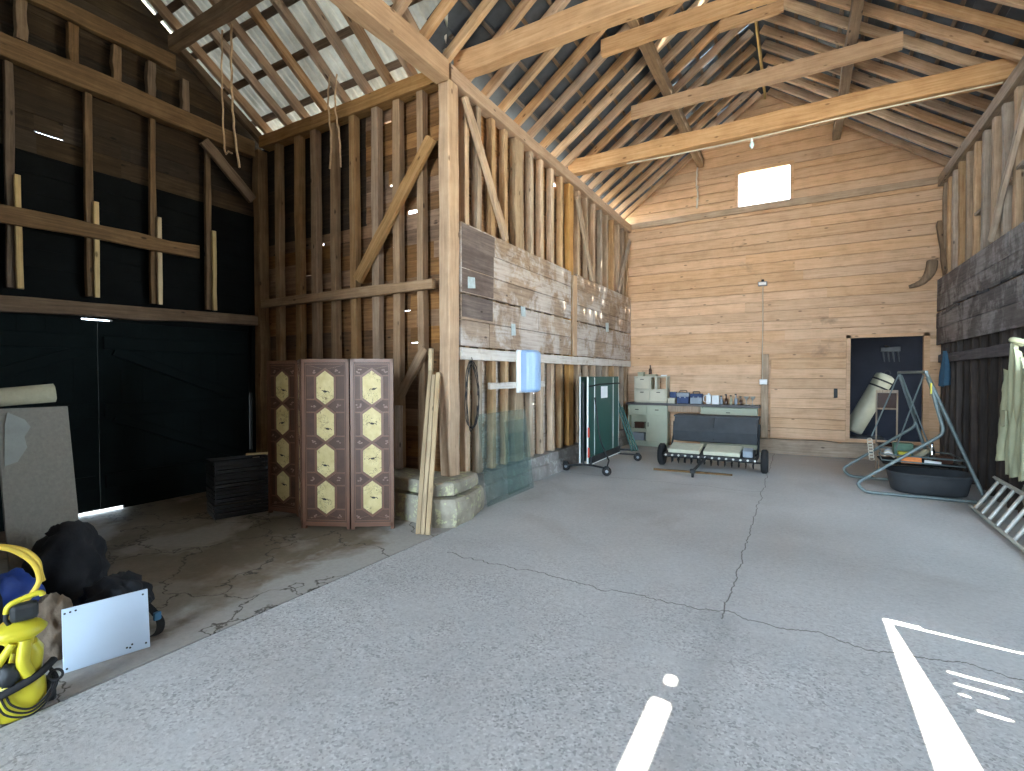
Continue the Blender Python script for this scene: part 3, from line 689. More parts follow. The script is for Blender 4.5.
# ------------------------------------------------------------------ right wall
pr = lambda a, o, z: (2.30 - o, a, z)
def cells(mb, a0, a1, z0, z1, holes, fn, t0, t1):
    As = sorted({a0, a1, *[h[i] for h in holes for i in (0, 1)]}); Zs = sorted({z0, z1, *[h[i] for h in holes for i in (2, 3)]})
    for i in range(len(As) - 1):
        for j in range(len(Zs) - 1):
            a, z = (As[i] + As[i + 1]) / 2, (Zs[j] + Zs[j + 1]) / 2
            if any(h[0] < a < h[1] and h[2] < z < h[3] for h in holes): continue
            mb.prism([(As[i], Zs[j]), (As[i + 1], Zs[j]), (As[i + 1], Zs[j + 1]), (As[i], Zs[j + 1])], t0, t1, fn)
    return mb
ADDED_HATCH = (4.30, 6.90, 1.0, 3.5)  # opening added out of view to light the long left wall
mb = board_wall('', lambda a, b: cut(3.80, 11.74, [ADDED_HATCH], a, b), 1.98, 5.12, .2, pr, '', '', 61, tilt=.006, zbreaks=(3.5, 4.87), slits=((4.13, 4.20, 4.90, .05), (4.02, 4.06, 4.90, .03)))
struct(mb.build('wall_right', 'left_boards'), 'brown boards behind the studs of the right wall', 'wall')
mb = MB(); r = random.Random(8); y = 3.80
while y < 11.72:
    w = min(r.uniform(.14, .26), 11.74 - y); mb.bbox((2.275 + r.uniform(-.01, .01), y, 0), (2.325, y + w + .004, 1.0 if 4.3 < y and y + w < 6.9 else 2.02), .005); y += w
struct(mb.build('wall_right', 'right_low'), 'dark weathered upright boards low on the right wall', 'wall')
mb = board_wall('', lambda a, b: [(-7.1, 3.80, -7.1, 3.80)], 3.17, 4.95, .2, pr, '', '', 62, tilt=.006)
mb.box((2.28, -7.1, 0), (2.33, 2.03, 3.2))
struct(mb.build('wall_right', 'left_boards'), 'brown boards of the right wall near the added open doorway', 'wall')
# closed leaf of the side doors: sun comes through its cracks
mb = MB(); r = random.Random(9)
TS, AZ = 1.745, .13                # slope of the sun's ray per metre across, and its drift along the barn
slits = [(3.755, 3.772, .02, 3.0)]
for (x0, y0), (x1, y1) in (((.69, 3.48), (1.0, 3.43)), ((.70, 3.36), (.92, 3.33)), ((.70, 3.26), (.76, 3.25)), ((.74, 3.14), (.88, 3.12)), ((.95, 3.0), (1.02, 2.99)), ((.85, 2.78), (1.1, 2.75))):
    ya = y0 - AZ * (2.3 - x0); slits.append((ya - .006, ya + .007, (2.3 - x1) * TS, (2.3 - x0) * TS))
sl2 = []
for s in slits: sl2.append((s[0], s[1], max(.02, s[2]), min(s[3], 3.0)))
cells(mb, 2.02, 3.80, 0.0, 2.80, [(a, b, c, min(d, 2.801)) for a, b, c, d in sl2], lambda a, z, h: (h, a, z), 2.285, 2.32)
mb.prism([(2.02, 2.80), (3.755, 2.80), (3.755, 3.075), (3.4, 3.01), (2.8, 2.9)], 2.285, 2.32, lambda a, z, h: (h, a, z))
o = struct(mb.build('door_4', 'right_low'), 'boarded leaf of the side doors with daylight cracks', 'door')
# eaves board of the right wall
mb = MB(); cells(mb, -7.1, 11.74, 4.93, 5.40, [(.2, 2.08, 4.97, 5.16), (2.245, 2.315, 5.05, 5.12), (4.115, 4.185, 5.26, 5.32), (4.19, 4.235, 5.20, 5.23)], lambda a, z, h: (h, a, z), 2.335, 2.355)
struct(mb.build('trim_10', 'left_boards'), 'board closing the eaves over the right wall', 'eaves board')
mb = MB(); r = random.Random(3); zz = 2.14
for hgt in (.29, .28, .03, .27, .30):
    if hgt > .1:
        cutp = [6.95] + sorted(r.uniform(7.6, 10.8) for _ in range(2)) + [11.62]
        for k in range(len(cutp) - 1):
            o_ = r.uniform(-.006, .006); mb.bbox((2.145 + o_, cutp[k], zz), (2.178 + o_, cutp[k + 1] - .003, zz + hgt - .005), .005)
    else:
        mb.bbox((2.160, 6.95, zz - .02), (2.178, 11.6, zz + .01), .004)
    zz += hgt
struct(mb.build('wall_right_boarding', 'grey_boards'), 'grey weathered boarding split along the middle on right wall', 'wall boarding')
mb = MB(); r = random.Random(13)
for k in range(9):
    y = 6.9 + k * .46; z = 2.74 + .05 * r.random() - .012 * k; ln = r.uniform(.4, .9)
    mb.bbox((2.128, y, z), (2.144, y + ln, z + r.uniform(.02, .05)), .004, mat=Matrix.Translation((0, y, z)) @ Matrix.Rotation(r.uniform(-.05, .05), 4, 'X') @ Matrix.Translation((0, -y, -z)))
struct(mb.build('trim_11', 'dark_rail'), 'dark splintered strips along the split in the grey boarding', 'splinters')
tag(timber('wall_plate', (2.205, 2.4, 5.065), (2.205, 11.64, 5.065), .14, .17, 'stud_grey', (1, 0, 0), .005, 14), 'pale wall plate along the top of the right wall', 'beam')
tag(timber('wall_rail', (2.150, 6.92, 1.90), (2.150, 11.35, 1.89), .05, .14, 'dark_rail', (1, 0, 0), .004, 12), 'grey-blue horizontal rail low on the right wall', 'rail')
RY = [11.45, 11.16, 10.85, 10.47, 10.06, 9.70, 9.29, 8.88, 8.50, 8.12, 7.74, 7.36]
for i, y in enumerate(RY):
    ww = .10 if i != 10 else .16
    tag(timber('stud', (2.235, y, 2.74), (2.235, y + rng.uniform(-.02, .02), 4.97), .09, ww, ('stud_grey', 'stud')[i % 2], (1, 0, 0), .005, 8), '%s stud from the end wall above the grey boarding on the right' % ORD[i], 'stud', 'upper studs of the right wall')
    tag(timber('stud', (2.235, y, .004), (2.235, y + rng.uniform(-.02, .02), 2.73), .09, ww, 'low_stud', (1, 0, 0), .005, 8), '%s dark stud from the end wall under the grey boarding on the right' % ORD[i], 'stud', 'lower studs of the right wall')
tag(timber('brace', (2.142, 7.42, 4.85), (2.142, 8.72, 3.34), .05, .09, 'stud_grey', (1, 0, 0), .004, 6), 'slanting brace across the near studs high on right wall', 'brace', 'braces of the timber walls')
tag(timber('brace', (2.142, 11.5, 4.3), (2.142, 11.05, 3.34), .05, .12, 'stud_dark', (1, 0, 0), .008, 4), 'dark rough slanting brace at the far end of the right wall', 'brace', 'braces of the timber walls')
for i, (y0, y1, z) in enumerate(((8.16, 8.46, 3.95), (8.54, 8.84, 3.78), (7.78, 8.08, 4.02), (9.33, 9.66, 3.92))):
    NA = min(RY, key=lambda q: abs(q - y0 + .04)); NB = min(RY, key=lambda q: abs(q - y1 - .04))
    tag(timber('nogging', (2.225, NA + .074, z), (2.225, NB - .074, z), .08, .04, 'stud_grey', (1, 0, 0), .003, 3), 'small cross piece between the %s and next stud of the right wall' % ORD[RY.index(min(RY, key=lambda q: abs(q - y1 - .04)))], 'nogging', 'cross pieces between right wall studs')
mb = MB(); pts = [(2.06, 11.54, 3.66), (2.05, 11.54, 3.52), (2.0, 11.55, 3.38), (1.90, 11.57, 3.27), (1.74, 11.60, 3.22)]
mb.tube(smooth_path(pts, 6), [.07, .08, .085, .085, .085, .085, .085, .085, .08, .08, .08, .075, .07, .07, .065, .06, .06, .055, .05, .05, .045, .04, .035, .03, .025], 8)
tag(mb.build('bracket_stub', 'stud_dark'), 'dark broken timber stub sticking out over the end boards by the right corner', 'timber')

struct(timber('trim_12', (2.3, 4.3, .97), (2.3, 6.9, .97), .1, .06, 'stud_grey', (1, 0, 0), .003, 4), 'sill of the unseen side hatch added for daylight', 'sill')
mb = MB(); mb.prism([(2.36, 3.75), (6.6, 2.75), (6.6, 2.80), (2.36, 3.80)], 3.95, 7.6, lambda a, b, h: (a, h, b)); struct(mb.build('roof_sun_block', 'tar_boards'), 'unseen lean-to roof added to block sun at the side hatch', 'roof')  # roof added out of view to keep direct sun off the hatch
# ------------------------------------------------------------------ unseen shell that closes the barn, lengthened to even the light
mb = MB(); cells(mb, -3.7, 2.4, 0, 5.3, [(-3.3, .6, -1, 5.0)], lambda a, z, h: (a, h, z), -7.14, -7.10)  # doorway added behind the camera to let sky light in
mb.prism([(-3.7, 5.3), (2.4, 5.3), (XC, 7.4)], -7.14, -7.10, lambda a, z, h: (a, h, z))
struct(mb.build('wall_front', 'left_boards'), 'unseen boarded near gable wall with tall doorway added for daylight', 'wall')
mb = MB(); mb.box((-3.66, -7.1, 0), (-3.6, .46, 5.4)); struct(mb.build('wall_left_front', 'left_boards'), 'brown boarded wall on the near side of the side bay', 'wall')

# ------------------------------------------------------------------ roofs
def yvalley(x): # far limit of the wing roof at x (inside the main roof it stops at the valley)
    return 5.0 if x <= -3.9 else 4.76 - (x + 3.66) / .903
def slates(side, seed):
    mb = MB(); r = random.Random(seed); g = .28
    X = (lambda d: XL + d) if side == 'L' else (lambda d: XR - d)
    dlo = -.33 if side == 'L' else -.17
    k = 0
    while True:
        d0 = dlo + k * g
        if d0 > 2.80: break
        d1 = min(d0 + g + .09, 2.86)
        y = -7.25 + (k % 2) * .15
        while y < 11.98:
            w = .30
            xm = X(d0 + g / 2)
            skip = False
            if side == 'L':
                dd = (xm + 3.66) / .903
                if .64 + dd + .22 < y + w / 2 < 4.76 - dd - .22 and xm < -1.6: skip = True
            if not skip:
                p = 0
                gap = .014 if (side == 'L' and 6.8 < y < 11.3 and d0 > 1.2 and r.random() < .55) else -.002
                if side == 'R': p = 0
                s = d0
                if r.random() < p: s = d0 + .09 + r.uniform(.006, .014)
                for_y0, for_y1 = y - .001, y + w - gap
                o0, o1 = .034, .008
                z0, z1 = zs(X(s)), zs(X(d1))
                mb.add([(X(s), for_y0, z0 + o0), (X(s), for_y1, z0 + o0), (X(d1), for_y1, z1 + o1), (X(d1), for_y0, z1 + o1), (X(s), for_y0, z0 + o0 + .01), (X(s), for_y1, z0 + o0 + .01), (X(d1), for_y1, z1 + o1 + .01), (X(d1), for_y0, z1 + o1 + .01)],
                       [(0, 1, 2, 3), (4, 7, 6, 5), (0, 4, 5, 1), (1, 5, 6, 2), (2, 6, 7, 3), (3, 7, 4, 0)])
            y += w
        k += 1
    return mb
rl = struct(slates('L', 71).build('roof_left', 'slate'), 'dark slates of the left roof slope with slivers of daylight', 'roof')
rr = struct(slates('R', 72).build('roof_right', 'slate'), 'dark slates of the right roof slope', 'roof')
for k in range(11):
    dd = .02 + k * .28
    for side, par in (('L', rl), ('R', rr)):
        x = XL + dd if side == 'L' else XR - dd
        y0 = 1.2
        if side == 'L' and x < -1.8: y0 = 4.76 - (x + 3.66) / .903 + .1
        ang = math.atan(SL) * (1 if side == 'R' else -1)
        timber('batten', (x, y0, zs(x) + .006 - .022), (x, 11.66, zs(x) + .006 - .022), .045, .03, 'batten', (math.cos(ang), 0, -math.sin(ang)), .002, 4, par, ch=.002)
# rafters
rnk = list(range(8, -16, -1))
for i, k in enumerate(rnk):
    y = 8.07 + .42 * k
    for side in 'LR':
        sx = 1 if side == 'L' else -1
        xe = -3.66 if side == 'L' else 2.325
        ridge = XC - sx * .078
        j = rng.uniform(-.012, .012)
        up = .070 / math.cos(math.atan(SL))
        mat = 'rafter' if rng.random() > .25 else 'stud'
        o = timber('rafter', (xe, y + j, zu(xe) + up), (ridge, y, zu(ridge) + up), .066, .122, mat, (0, 1, 0), .004, 10)
        tag(o, '%s rafter from the end gable on the %s roof slope' % (ORD[i], 'left' if side == 'L' else 'right'), 'rafter', 'rafters of the %s roof slope' % ('left' if side == 'L' else 'right'))
tag(timber('ridge_board', (XC, -6.9, 7.41), (XC, 11.66, 7.41), .034, .20, 'pale', (1, 0, 0), .002, 20, ch=.003), 'thin ridge board along the peak of the main roof', 'beam')
for x, lab in ((-1.9, 'long purlin under the rafters of the left roof slope'), (.6, 'long purlin under the rafters of the right roof slope')):
    ztop = zu(x) - .058
    tag(timber('purlin', (x, .6, ztop - .09), (x, 11.64, ztop - .09), .13, .18, 'stud_dark', (1, 0, 0), .005, 16), lab, 'purlin', 'purlins of the main roof')
zc = zu(-1.9) - .058 - .18 - .005
tag(timber('tie_beam', (-3.56, 8.28, 5.285), (2.27, 8.28, 5.285), .18, .25, 'tie', (0, 1, 0), .008, 14, ch=.012), 'farther tie beam across the barn with cable and light bulb below', 'beam', 'tie beams')
tag(timber('tie_beam', (-3.56, 4.92, 5.285), (2.27, 4.92, 5.285), .18, .25, 'tie', (0, 1, 0), .008, 14, ch=.012), 'nearer tie beam starting above the corner post', 'beam', 'tie beams')
xs_ = XL + (zc - .02 - 5.27) / SL
tag(timber('collar_beam', (xs_ - .18, 8.28, zc - .19), (2 * XC - xs_ + .18, 8.28, zc - .19), .10, .21, 'tie', (0, 1, 0), .006, 10), 'collar beam over the farther tie beam', 'beam', 'collar beams')
tag(timber('collar_beam', (xs_ - .1, 6.60, zc - .105), (2 * XC - xs_ + .1, 6.60, zc - .105), .10, .20, 'tie', (0, 1, 0), .006, 10), 'collar beam between the two tie beams', 'beam', 'collar beams')
tag(timber('collar_beam', (XC - .44, 8.28, 6.92), (XC + .42, 8.28, 6.92), .06, .16, 'tie', (0, 1, 0), .004, 5), 'short upper collar just below the ridge', 'beam', 'collar beams')
# wing roof: translucent corrugated sheet on battens and rafters
def corr(sign):
    mb = MB(); st = .0125; n = int((-1.80 + 7.35) / st); top = []; 
    yy = (lambda y: y) if sign > 0 else (lambda y: 2 * YW - y)
    rows = 7; vs = []; 
    for i in range(n + 1):
        x = -7.35 + i * st; ye = min(5.12, yvalley(x) + .03); 
        if ye < YW: ye = YW
        off = .018 * math.cos(2 * PI * x / .105)
        for j in range(rows + 1):
            y = YW + (ye - YW) * j / rows; vs.append((x, yy(y), zws(y) + .022 + off))
    fs = [(i * (rows + 1) + j, i * (rows + 1) + j + 1, (i + 1) * (rows + 1) + j + 1, (i + 1) * (rows + 1) + j) for i in range(n) for j in range(rows)]
    mb.add(vs, fs, 0, True)
    return mb
rw = struct(corr(1).build('roof_bay', 'corrugated'), 'pale corrugated sheets of the side bay roof, far slope', 'roof')
rw2 = struct(corr(-1).build('roof_bay', 'corrugated'), 'pale corrugated sheets of the side bay roof, near slope', 'roof')
angw = math.atan(SW)
mb = MB(); mb.box((-7.1, 4.93, 4.9), (-3.75, 4.95, zws(4.95) - .035)); struct(mb.build('trim_13', 'pale'), 'pale board added to dim the eaves gap behind the bay wall plate', 'eaves board')  # board added to cut the daylight coming through the bay eaves
for k, y in enumerate((4.64, 4.22, 3.80, 3.38, 2.98)):
    xe = min(-3.75 + (4.76 - y) * .903, -2.1)
    timber('batten', (-7.2, y, zws(y) - .012), (xe, y, zws(y) - .012), .085, .032, 'batten', (0, math.cos(angw), -math.sin(angw)), .003, 8, rw, ch=.003)
WXs = [-6.93, -6.46, -6.07, -5.66, -5.25, -4.84, -4.46, -4.10, -3.78]
for i, x in enumerate(WXs):
    y0 = 4.86 if x < -3.7 else 4.50 - (x + 3.66) / .903
    up = .068 / math.cos(angw)
    if x > -3.7: y0 -= .15
    o = timber('rafter', (x, y0, zwu(y0) + up), (x, YW + .075, zwu(YW + .075) + up), .065, .12, 'rafter', (1, 0, 0), .004, 7)
    tag(o, '%s rafter from the left under the corrugated bay roof' % ORD[i], 'rafter', 'rafters of the bay roof')
tag(timber('ridge_board', (-7.1, YW, zwu(YW) + .08), (-2.3, YW, zwu(YW) + .08), .034, .18, 'stud_dark', (0, 1, 0), .002, 8, ch=.003), 'ridge board of the corrugated bay roof', 'beam')
tag(timber('purlin', (-6.99, 3.45, zwu(3.45) - .155), (-3.75, 3.45, zwu(3.45) - .155), .12, .17, 'bay_shaded', (0, 1, 0), .006, 8), 'dark purlin under the corrugated bay roof', 'purlin')
tag(timber('gable_rafter', (-7.05, 4.72, zwu(4.72) - .055), (-7.05, 3.56, zwu(3.56) - .055), .10, .10, 'bay_shaded', (1, 0, 0), .004, 5), 'sloping gable timber in the corner above the left plate', 'rafter')
M['old_paper'] = plain('old_blue_white_paper', (.42, .50, .52), .8, var=.25, scale=12, wear=(.3, .28, .26), wearamt=.2)

# ------------------------------------------------------------------ folding screen
def zrot(ang): return Matrix.Rotation(ang, 4, 'Z')
def local(origin, xdir):
    """frame with local x along XDIR (flat), y its left-hand normal, z up"""
    x = V((xdir[0], xdir[1], 0)).normalized(); y = V((-x.y, x.x, 0))
    return Matrix(((x.x, y.x, 0, origin[0]), (x.y, y.y, 0, origin[1]), (0, 0, 1, origin[2]), (0, 0, 0, 1)))
def join_into(obj, mb, mi):
    """adds a painted surface pattern to a mesh that already exists"""
    bm = bmesh.new(); bm.from_mesh(obj.data); vs = [bm.verts.new(v) for v in mb.v]
    for f in mb.f: bm.faces.new([vs[i] for i in f]).material_index = mi
    bm.to_mesh(obj.data); bm.free()
scr = empty('folding_screen', (-4.5, 3.62, -.01), 'zigzag folding screen of dark lacquered panels with yellow hexagon paintings', 'folding screen')
SP = [(-5.42, 3.66), (-4.95, 3.73), (-4.55, 3.46), (-4.07, 3.68), (-3.69, 3.93)]
def hexa(cx, cz, w, h, s): return [(cx - w / 2, cz - s / 2), (cx, cz - h / 2), (cx + w / 2, cz - s / 2), (cx + w / 2, cz + s / 2), (cx, cz + h / 2), (cx - w / 2, cz + s / 2)]
for k in range(4):
    p, q = SP[k], SP[k + 1]; mx = local((p[0], p[1], -.01), (q[0] - p[0], q[1] - p[1])); wd = math.hypot(q[0] - p[0], q[1] - p[1]); H = 1.79
    P = lambda a, b, h: mx @ V((a, -h, b))      # h > 0 towards the camera side
    mb = MB(); e = .006
    mb.prism([(e, .03), (wd - e, .03), (wd - e, H), (e, H)], -.012, .012, P, 1)
    for x0, x1, z0, z1 in ((e, e + .035, 0, H), (wd - e - .035, wd - e, 0, H), (e, wd - e, H - .035, H), (e, wd - e, .03, .075)): mb.prism([(x0, z0), (x1, z0), (x1, z1), (x0, z1)], -.018, .018, P, 0)
    pan = mb.build('panel', ['screen_wood', 'screen_panel'], scr)
    mo = MB(); cx = wd / 2; CZ = [.335 + .385 * i for i in range(4)]; hw, hh, hs = .19, .355, .215
    for cz in CZ:
        o_, i_ = hexa(cx, cz, hw + .05, hh + .06, hs + .03), hexa(cx, cz, hw, hh, hs)
        for j in range(6): mo.prism([o_[j], o_[(j + 1) % 6], i_[(j + 1) % 6], i_[j]], .010, .020, P)
        for sgn in (-1, 1):
            for zz in (cz - .125, cz + .125):
                a, b = (.05, cx - hw / 2 - .02) if sgn < 0 else (cx + hw / 2 + .02, wd - .05)
                mo.prism([(a, zz - .007), (b, zz - .007), (b, zz + .007), (a, zz + .007)], .010, .017, P)
    for zt_, sg in ((.11, 1), (H - .07, -1)):
        for sgn in (-1, 1):
            mo.prism([(cx + sgn * .03, zt_ + sg * .03), (cx + sgn * .05, zt_ + sg * .03), (cx + sgn * .19, zt_), (cx + sgn * .17, zt_)], .010, .016, P)
    for x0, x1, z0, z1 in ((.048, .056, .09, H - .05), (wd - .056, wd - .048, .09, H - .05), (.048, wd - .048, .088, .096), (.048, wd - .048, H - .058, H - .05)): mo.prism([(x0, z0), (x1, z0), (x1, z1), (x0, z1)], .010, .018, P)
    mo.build('moulding', 'screen_wood', pan)
    inl = MB(); r = random.Random(k)
    for zz in [.13] + [(CZ[i] + CZ[i + 1]) / 2 for i in range(3)] + [H - .13]:
        for sgn in (-1, 1):
            for f in range(5):
                ax, az = cx + sgn * .135 + r.uniform(-.028, .028), zz + r.uniform(-.018, .018)
                inl.prism([(ax + .011 * math.cos(t * PI / 3), az + .008 * math.sin(t * PI / 3)) for t in range(6)], .011, .0135, P)
    pan.data.materials.append(M['screen_inlay']); join_into(pan, inl, 2)
    for ci, cz in enumerate(CZ):
        pl = MB().prism(hexa(0, 0, hw, hh, hs), .008, .016, lambda a, b, h: (a, -h, b))
        m2 = mx @ Matrix.Translation((cx, 0, cz))
        pl.v = [tuple(m2 @ V(p_)) for p_ in pl.v]
        po = pl.build('plaque', 'plaque', pan, matrix=m2)
        tag(po, 'yellow hexagon painted with a dark bird among twigs')
        bx, bz = r.uniform(-.02, .025), r.uniform(-.05, .03); fl_ = r.choice((-1, 1))
        bird = MB()
        for pts in ([(-.03, .0), (-.012, -.012), (.012, -.008), (.022, .006), (.005, .012), (-.012, .008)], [(.018, .0), (.03, .008), (.04, .005), (.028, .014), (.018, .012)], [(-.028, .002), (-.05, -.018), (-.045, -.004), (-.03, .008)]):
            bird.prism([(bx + fl_ * a, bz + b) for a, b in (pts if fl_ > 0 else pts[::-1])], .0155, .017, lambda a, b, h: m2 @ V((a, -h, b)))
        tag(bird.build('painted_bird', 'ink', pan), 'small dark painted bird')

# ------------------------------------------------------------------ leaning battens at the corner
for i, (dx, ln, lab) in enumerate(((-.012, 1.0, 'left batten of the three pale battens leaning on the corner post'), (.042, .97, 'middle batten of the three pale battens leaning on the corner post'), (.096, .985, 'right batten of the three pale battens leaning on the corner post'))):
    p0, p1 = V((-3.31 + dx, 3.87 + dx * .25, 0.004)), V((-3.665 + dx * 1.05, 4.515, 1.66))
    tag(timber('leaning_batten', p0, p0.lerp(p1, ln), .046, .026, 'batten_tan', (1, .25, 0), .002, 6, ch=.003), lab, 'batten', 'battens leaning on the corner post')

# ------------------------------------------------------------------ pale blue box, cable coil, glass sheets
bx = empty('wall_mounted_box', (-3.43, 6.2, 1.66), 'pale blue rounded plastic box on the limewashed rail of the long wall', 'box')
y0, y1, z0, z1 = 6.08, 6.47, 1.37, 1.96
mb = MB(); mb.bbox((-3.43, y0, z0 - .01), (-3.385, y1, z1 + .005), .012); mb.bbox((-3.385, y0 + .01, z0 + .01), (-3.36, y1 - .01, z1 - .01), .008); mb.build('back_plate', 'white', bx)
prof = [(-3.36, y0 + .015)] + [(-3.36 + .19 * math.sin(PI * t / 12) ** .6, y0 + .015 + (y1 - y0 - .03) * (.5 - .5 * math.cos(PI * t / 12))) for t in range(1, 12)] + [(-3.36, y1 - .015)]
mb = MB(); n = len(prof); vs_ = []; lv = [(z0, .75), (z0 + .03, .97), (z0 + .05, 1.0), (z1 - .05, 1.0), (z1 - .03, .97), (z1, .75)]
for z, s in lv: vs_ += [(-3.36 + (x + 3.36) * s, (y0 + y1) / 2 + (y - (y0 + y1) / 2) * (.5 + .5 * s), z) for x, y in prof]
fs_ = [(i * n + k, i * n + (k + 1) % n, (i + 1) * n + (k + 1) % n, (i + 1) * n + k) for i in range(len(lv) - 1) for k in range(n)]
mb.add(vs_, fs_ + [list(range(n))[::-1], [len(vs_) - n + k for k in range(n)]], 0, False); mb.build('cover', 'pale_blue', bx)
mb = MB(); r = random.Random(2)
pts = []
for k in range(60):
    a = 2 * PI * k / 20; pts.append((-3.405 + .012 * math.sin(k * .7), 4.95 + (.13 + .02 * math.sin(k * .37)) * math.cos(a), 1.36 + (.40 + .03 * math.sin(k * .53)) * math.sin(a)))
mb.tube(pts, .006, 6); mb.tube([(-3.405, 4.95, 1.76), (-3.40, 4.96, 1.80), (-3.415, 4.97, 1.82)], .006, 6)
tag(mb.build('cable_coil', 'rubber'), 'thin dark coil of cable hanging beside the corner post', 'cable coil')
def glass_sheet(c, wd, ht, base_x, top_x, yaw, roll, lab):
    d = math.sqrt(ht * ht); mb = MB()
    mx = Matrix.Translation((base_x, c, .004)) @ zrot(yaw) @ Matrix.Rotation(-math.asin((base_x - top_x) / ht), 4, 'Y') @ Matrix.Rotation(roll, 4, 'X')
    mb.box((-.003, -wd / 2, 0), (.003, wd / 2, ht), 0, mx)
    tag(mb.build('glass_sheet', 'glass'), lab, 'glass sheet', 'glass sheets leaning on the long wall')
glass_sheet(5.70, 1.22, 1.13, -3.27, -3.41, 0, 0, 'large clear greenish glass sheet at the front, leaning on the studs')
glass_sheet(6.05, .62, .98, -3.36, -3.425, .02, 0, 'smaller glass sheet behind the large one against the studs')

# ------------------------------------------------------------------ folded table tennis table
tt = empty('table_tennis_table', (-3.0, 8.2, 0), 'dark green table tennis table folded upright on its wheeled frame', 'table')
for x, lab in ((-2.90, 'front half'), (-3.03, 'rear half')):
    mb = MB(); mb.bbox((x - .011, 7.46, .20), (x + .011, 8.985, 1.585), .004); top = mb.build('table_top', 'green_top', tt)
    f = 1 if x > -3 else -1
    mb = MB()
    for a, b, c, d in ((7.72, 7.75, .22, 1.57), (8.66, 8.69, .22, 1.57)): mb.box((x + f * .0105, a, c), (x + f * .0135, b, d))
    mb.box((x - .013, 7.452, .20), (x + .013, 7.462, 1.585)); mb.box((x - .013, 8.983, .20), (x + .013, 8.993, 1.585))
    mb.build('white_line', 'line_white', top)
mb = MB(); mb.bbox((-2.884, 7.50, .17), (-2.845, 8.96, .30), .008); mb.build('edge_rail', 'iron', tt)
mb = MB(); mb.box((-2.843, 7.52, .185), (-2.838, 8.94, .20)); mb.build('white_strip', 'line_white', tt)
mb = MB(); mb.box((-2.888, 8.04, 1.22), (-2.884, 8.36, 1.42)); tag(mb.build('notice', 'white', tt), 'white paper sheet stuck on the table top')
mb = MB(); mb.tube([(-2.87, 7.46, 1.43), (-2.868, 7.9, 1.455), (-2.868, 8.6, 1.46), (-2.87, 8.99, 1.46)], .012, 6); mb.build('strap', 'rubber', tt)
mb = MB(); mb.tube(fillet([(-2.84, 7.62, 1.25), (-2.80, 7.75, .55), (-2.70, 7.9, .2)], .1), .014, 8); mb.tube([(-2.70, 7.9, .2), (-2.64, 7.62, .12)], .014, 8)
mb.tube(fillet([(-3.40, 7.72, .10), (-3.0, 7.80, .12), (-2.64, 7.62, .12)], .1), .016, 8); mb.tube(fillet([(-3.30, 9.2, .10), (-2.9, 9.1, .14), (-2.62, 9.22, .12)], .1), .016, 8)
mb.tube([(-3.0, 7.8, .12), (-3.0, 9.1, .14)], .016, 8)
mb.build('undercarriage', 'iron', tt)
for i, yy in enumerate((9.04, 9.12, 9.2)):
    mb = MB(); mb.tube([(-2.98 + .05 * i, yy - .03, 1.25 - .12 * i), (-2.66 + .03 * i, yy + .05, .2)], .016, 8)
    mb.build('leg', 'green_top', tt)
mb = MB(); mb.tube([(-2.97, 9.06, .22), (-2.62, 9.26, .20)], .016, 8); mb.build('leg_bar', 'iron', tt)
for zz in (.30, .62):
    mb = MB(); mb.bbox((-2.89, 7.425, zz), (-2.86, 7.453, zz + .16), .006); mb.build('lock_lever', 'red', tt)
mb = MB(); mb.tube([(-2.965, 7.43, .2), (-2.965, 7.43, 1.5)], .018, 8); mb.build('upright', 'iron', tt)
for wx, wy in ((-2.64, 7.62), (-2.60, 9.24), (-3.40, 7.74), (-3.30, 9.22)):
    mb = MB(); mb.lathe([(.03, -.022), (.068, -.022), (.075, -.012), (.075, .012), (.068, .022), (.03, .022)], (wx, wy, .075), (.35, -.9, 0), 18); wh = mb.build('wheel', 'rubber', tt)
    mb = MB(); mb.lathe([(.008, -.026), (.026, -.026), (.026, .026), (.008, .026)], (wx, wy, .075), (.35, -.9, 0), 12); mb.build('hub', 'toolbox_grey', wh)
    mb = MB(); mb.bbox((wx - .035, wy - .02, .085), (wx + .035, wy + .02, .155), .006); mb.build('fork', 'iron', wh)

# ------------------------------------------------------------------ workbench by the end wall
cb = empty('base_cabinet', (-2.96, 11.4, 0), 'sage-cream kitchen base cabinet with two drawers under the dark worktop', 'cabinet')
def face_panel(name, x0, x1, z0, z1, yf, mat, parent, knob=None, recess=True):
    mb = MB(); mb.bbox((x0, yf - .018, z0), (x1, yf, z1), .004)
    o = mb.build(name, mat, parent)
    if recess:
        mb = MB()
        for a, b, c, d in ((x0 + .05, x0 + .058, z0 + .04, z1 - .04), (x1 - .058, x1 - .05, z0 + .04, z1 - .04), (x0 + .05, x1 - .05, z0 + .04, z0 + .048), (x0 + .05, x1 - .05, z1 - .048, z1 - .04)): mb.box((a, yf - .023, c), (b, yf - .017, d))
        mb.build('panel_moulding', mat, o)
    if knob:
        mb = MB()
        if knob[2] == 'v': mb.bbox((knob[0] - .008, yf - .045, knob[1] - .05), (knob[0] + .008, yf - .022, knob[1] + .05), .005)
        else: mb.bbox((knob[0] - .04, yf - .04, knob[1] - .008), (knob[0] + .04, yf - .018, knob[1] + .008), .005)
        mb.build('handle', 'iron', o)
    return o
yf, yb = 11.28, 11.49
mb = MB()
for lo, hi in (((-3.40, yf, .06), (-3.375, yb, .93)), ((-2.535, yf, .06), (-2.51, yb, .93)), ((-2.98, yf, .06), (-2.955, yb, .93)), ((-3.40, yf, .06), (-2.51, yb, .12)), ((-3.40, yb - .015, .06), (-2.51, yb, .93)), ((-3.40, yf, .70), (-2.51, yb, .725)), ((-3.40, yf, .90), (-2.51, yb, .93)), ((-3.38, yf + .03, 0), (-2.53, yb, .06))): mb.box(lo, hi)
mb.build('carcass', 'cream2', cb)
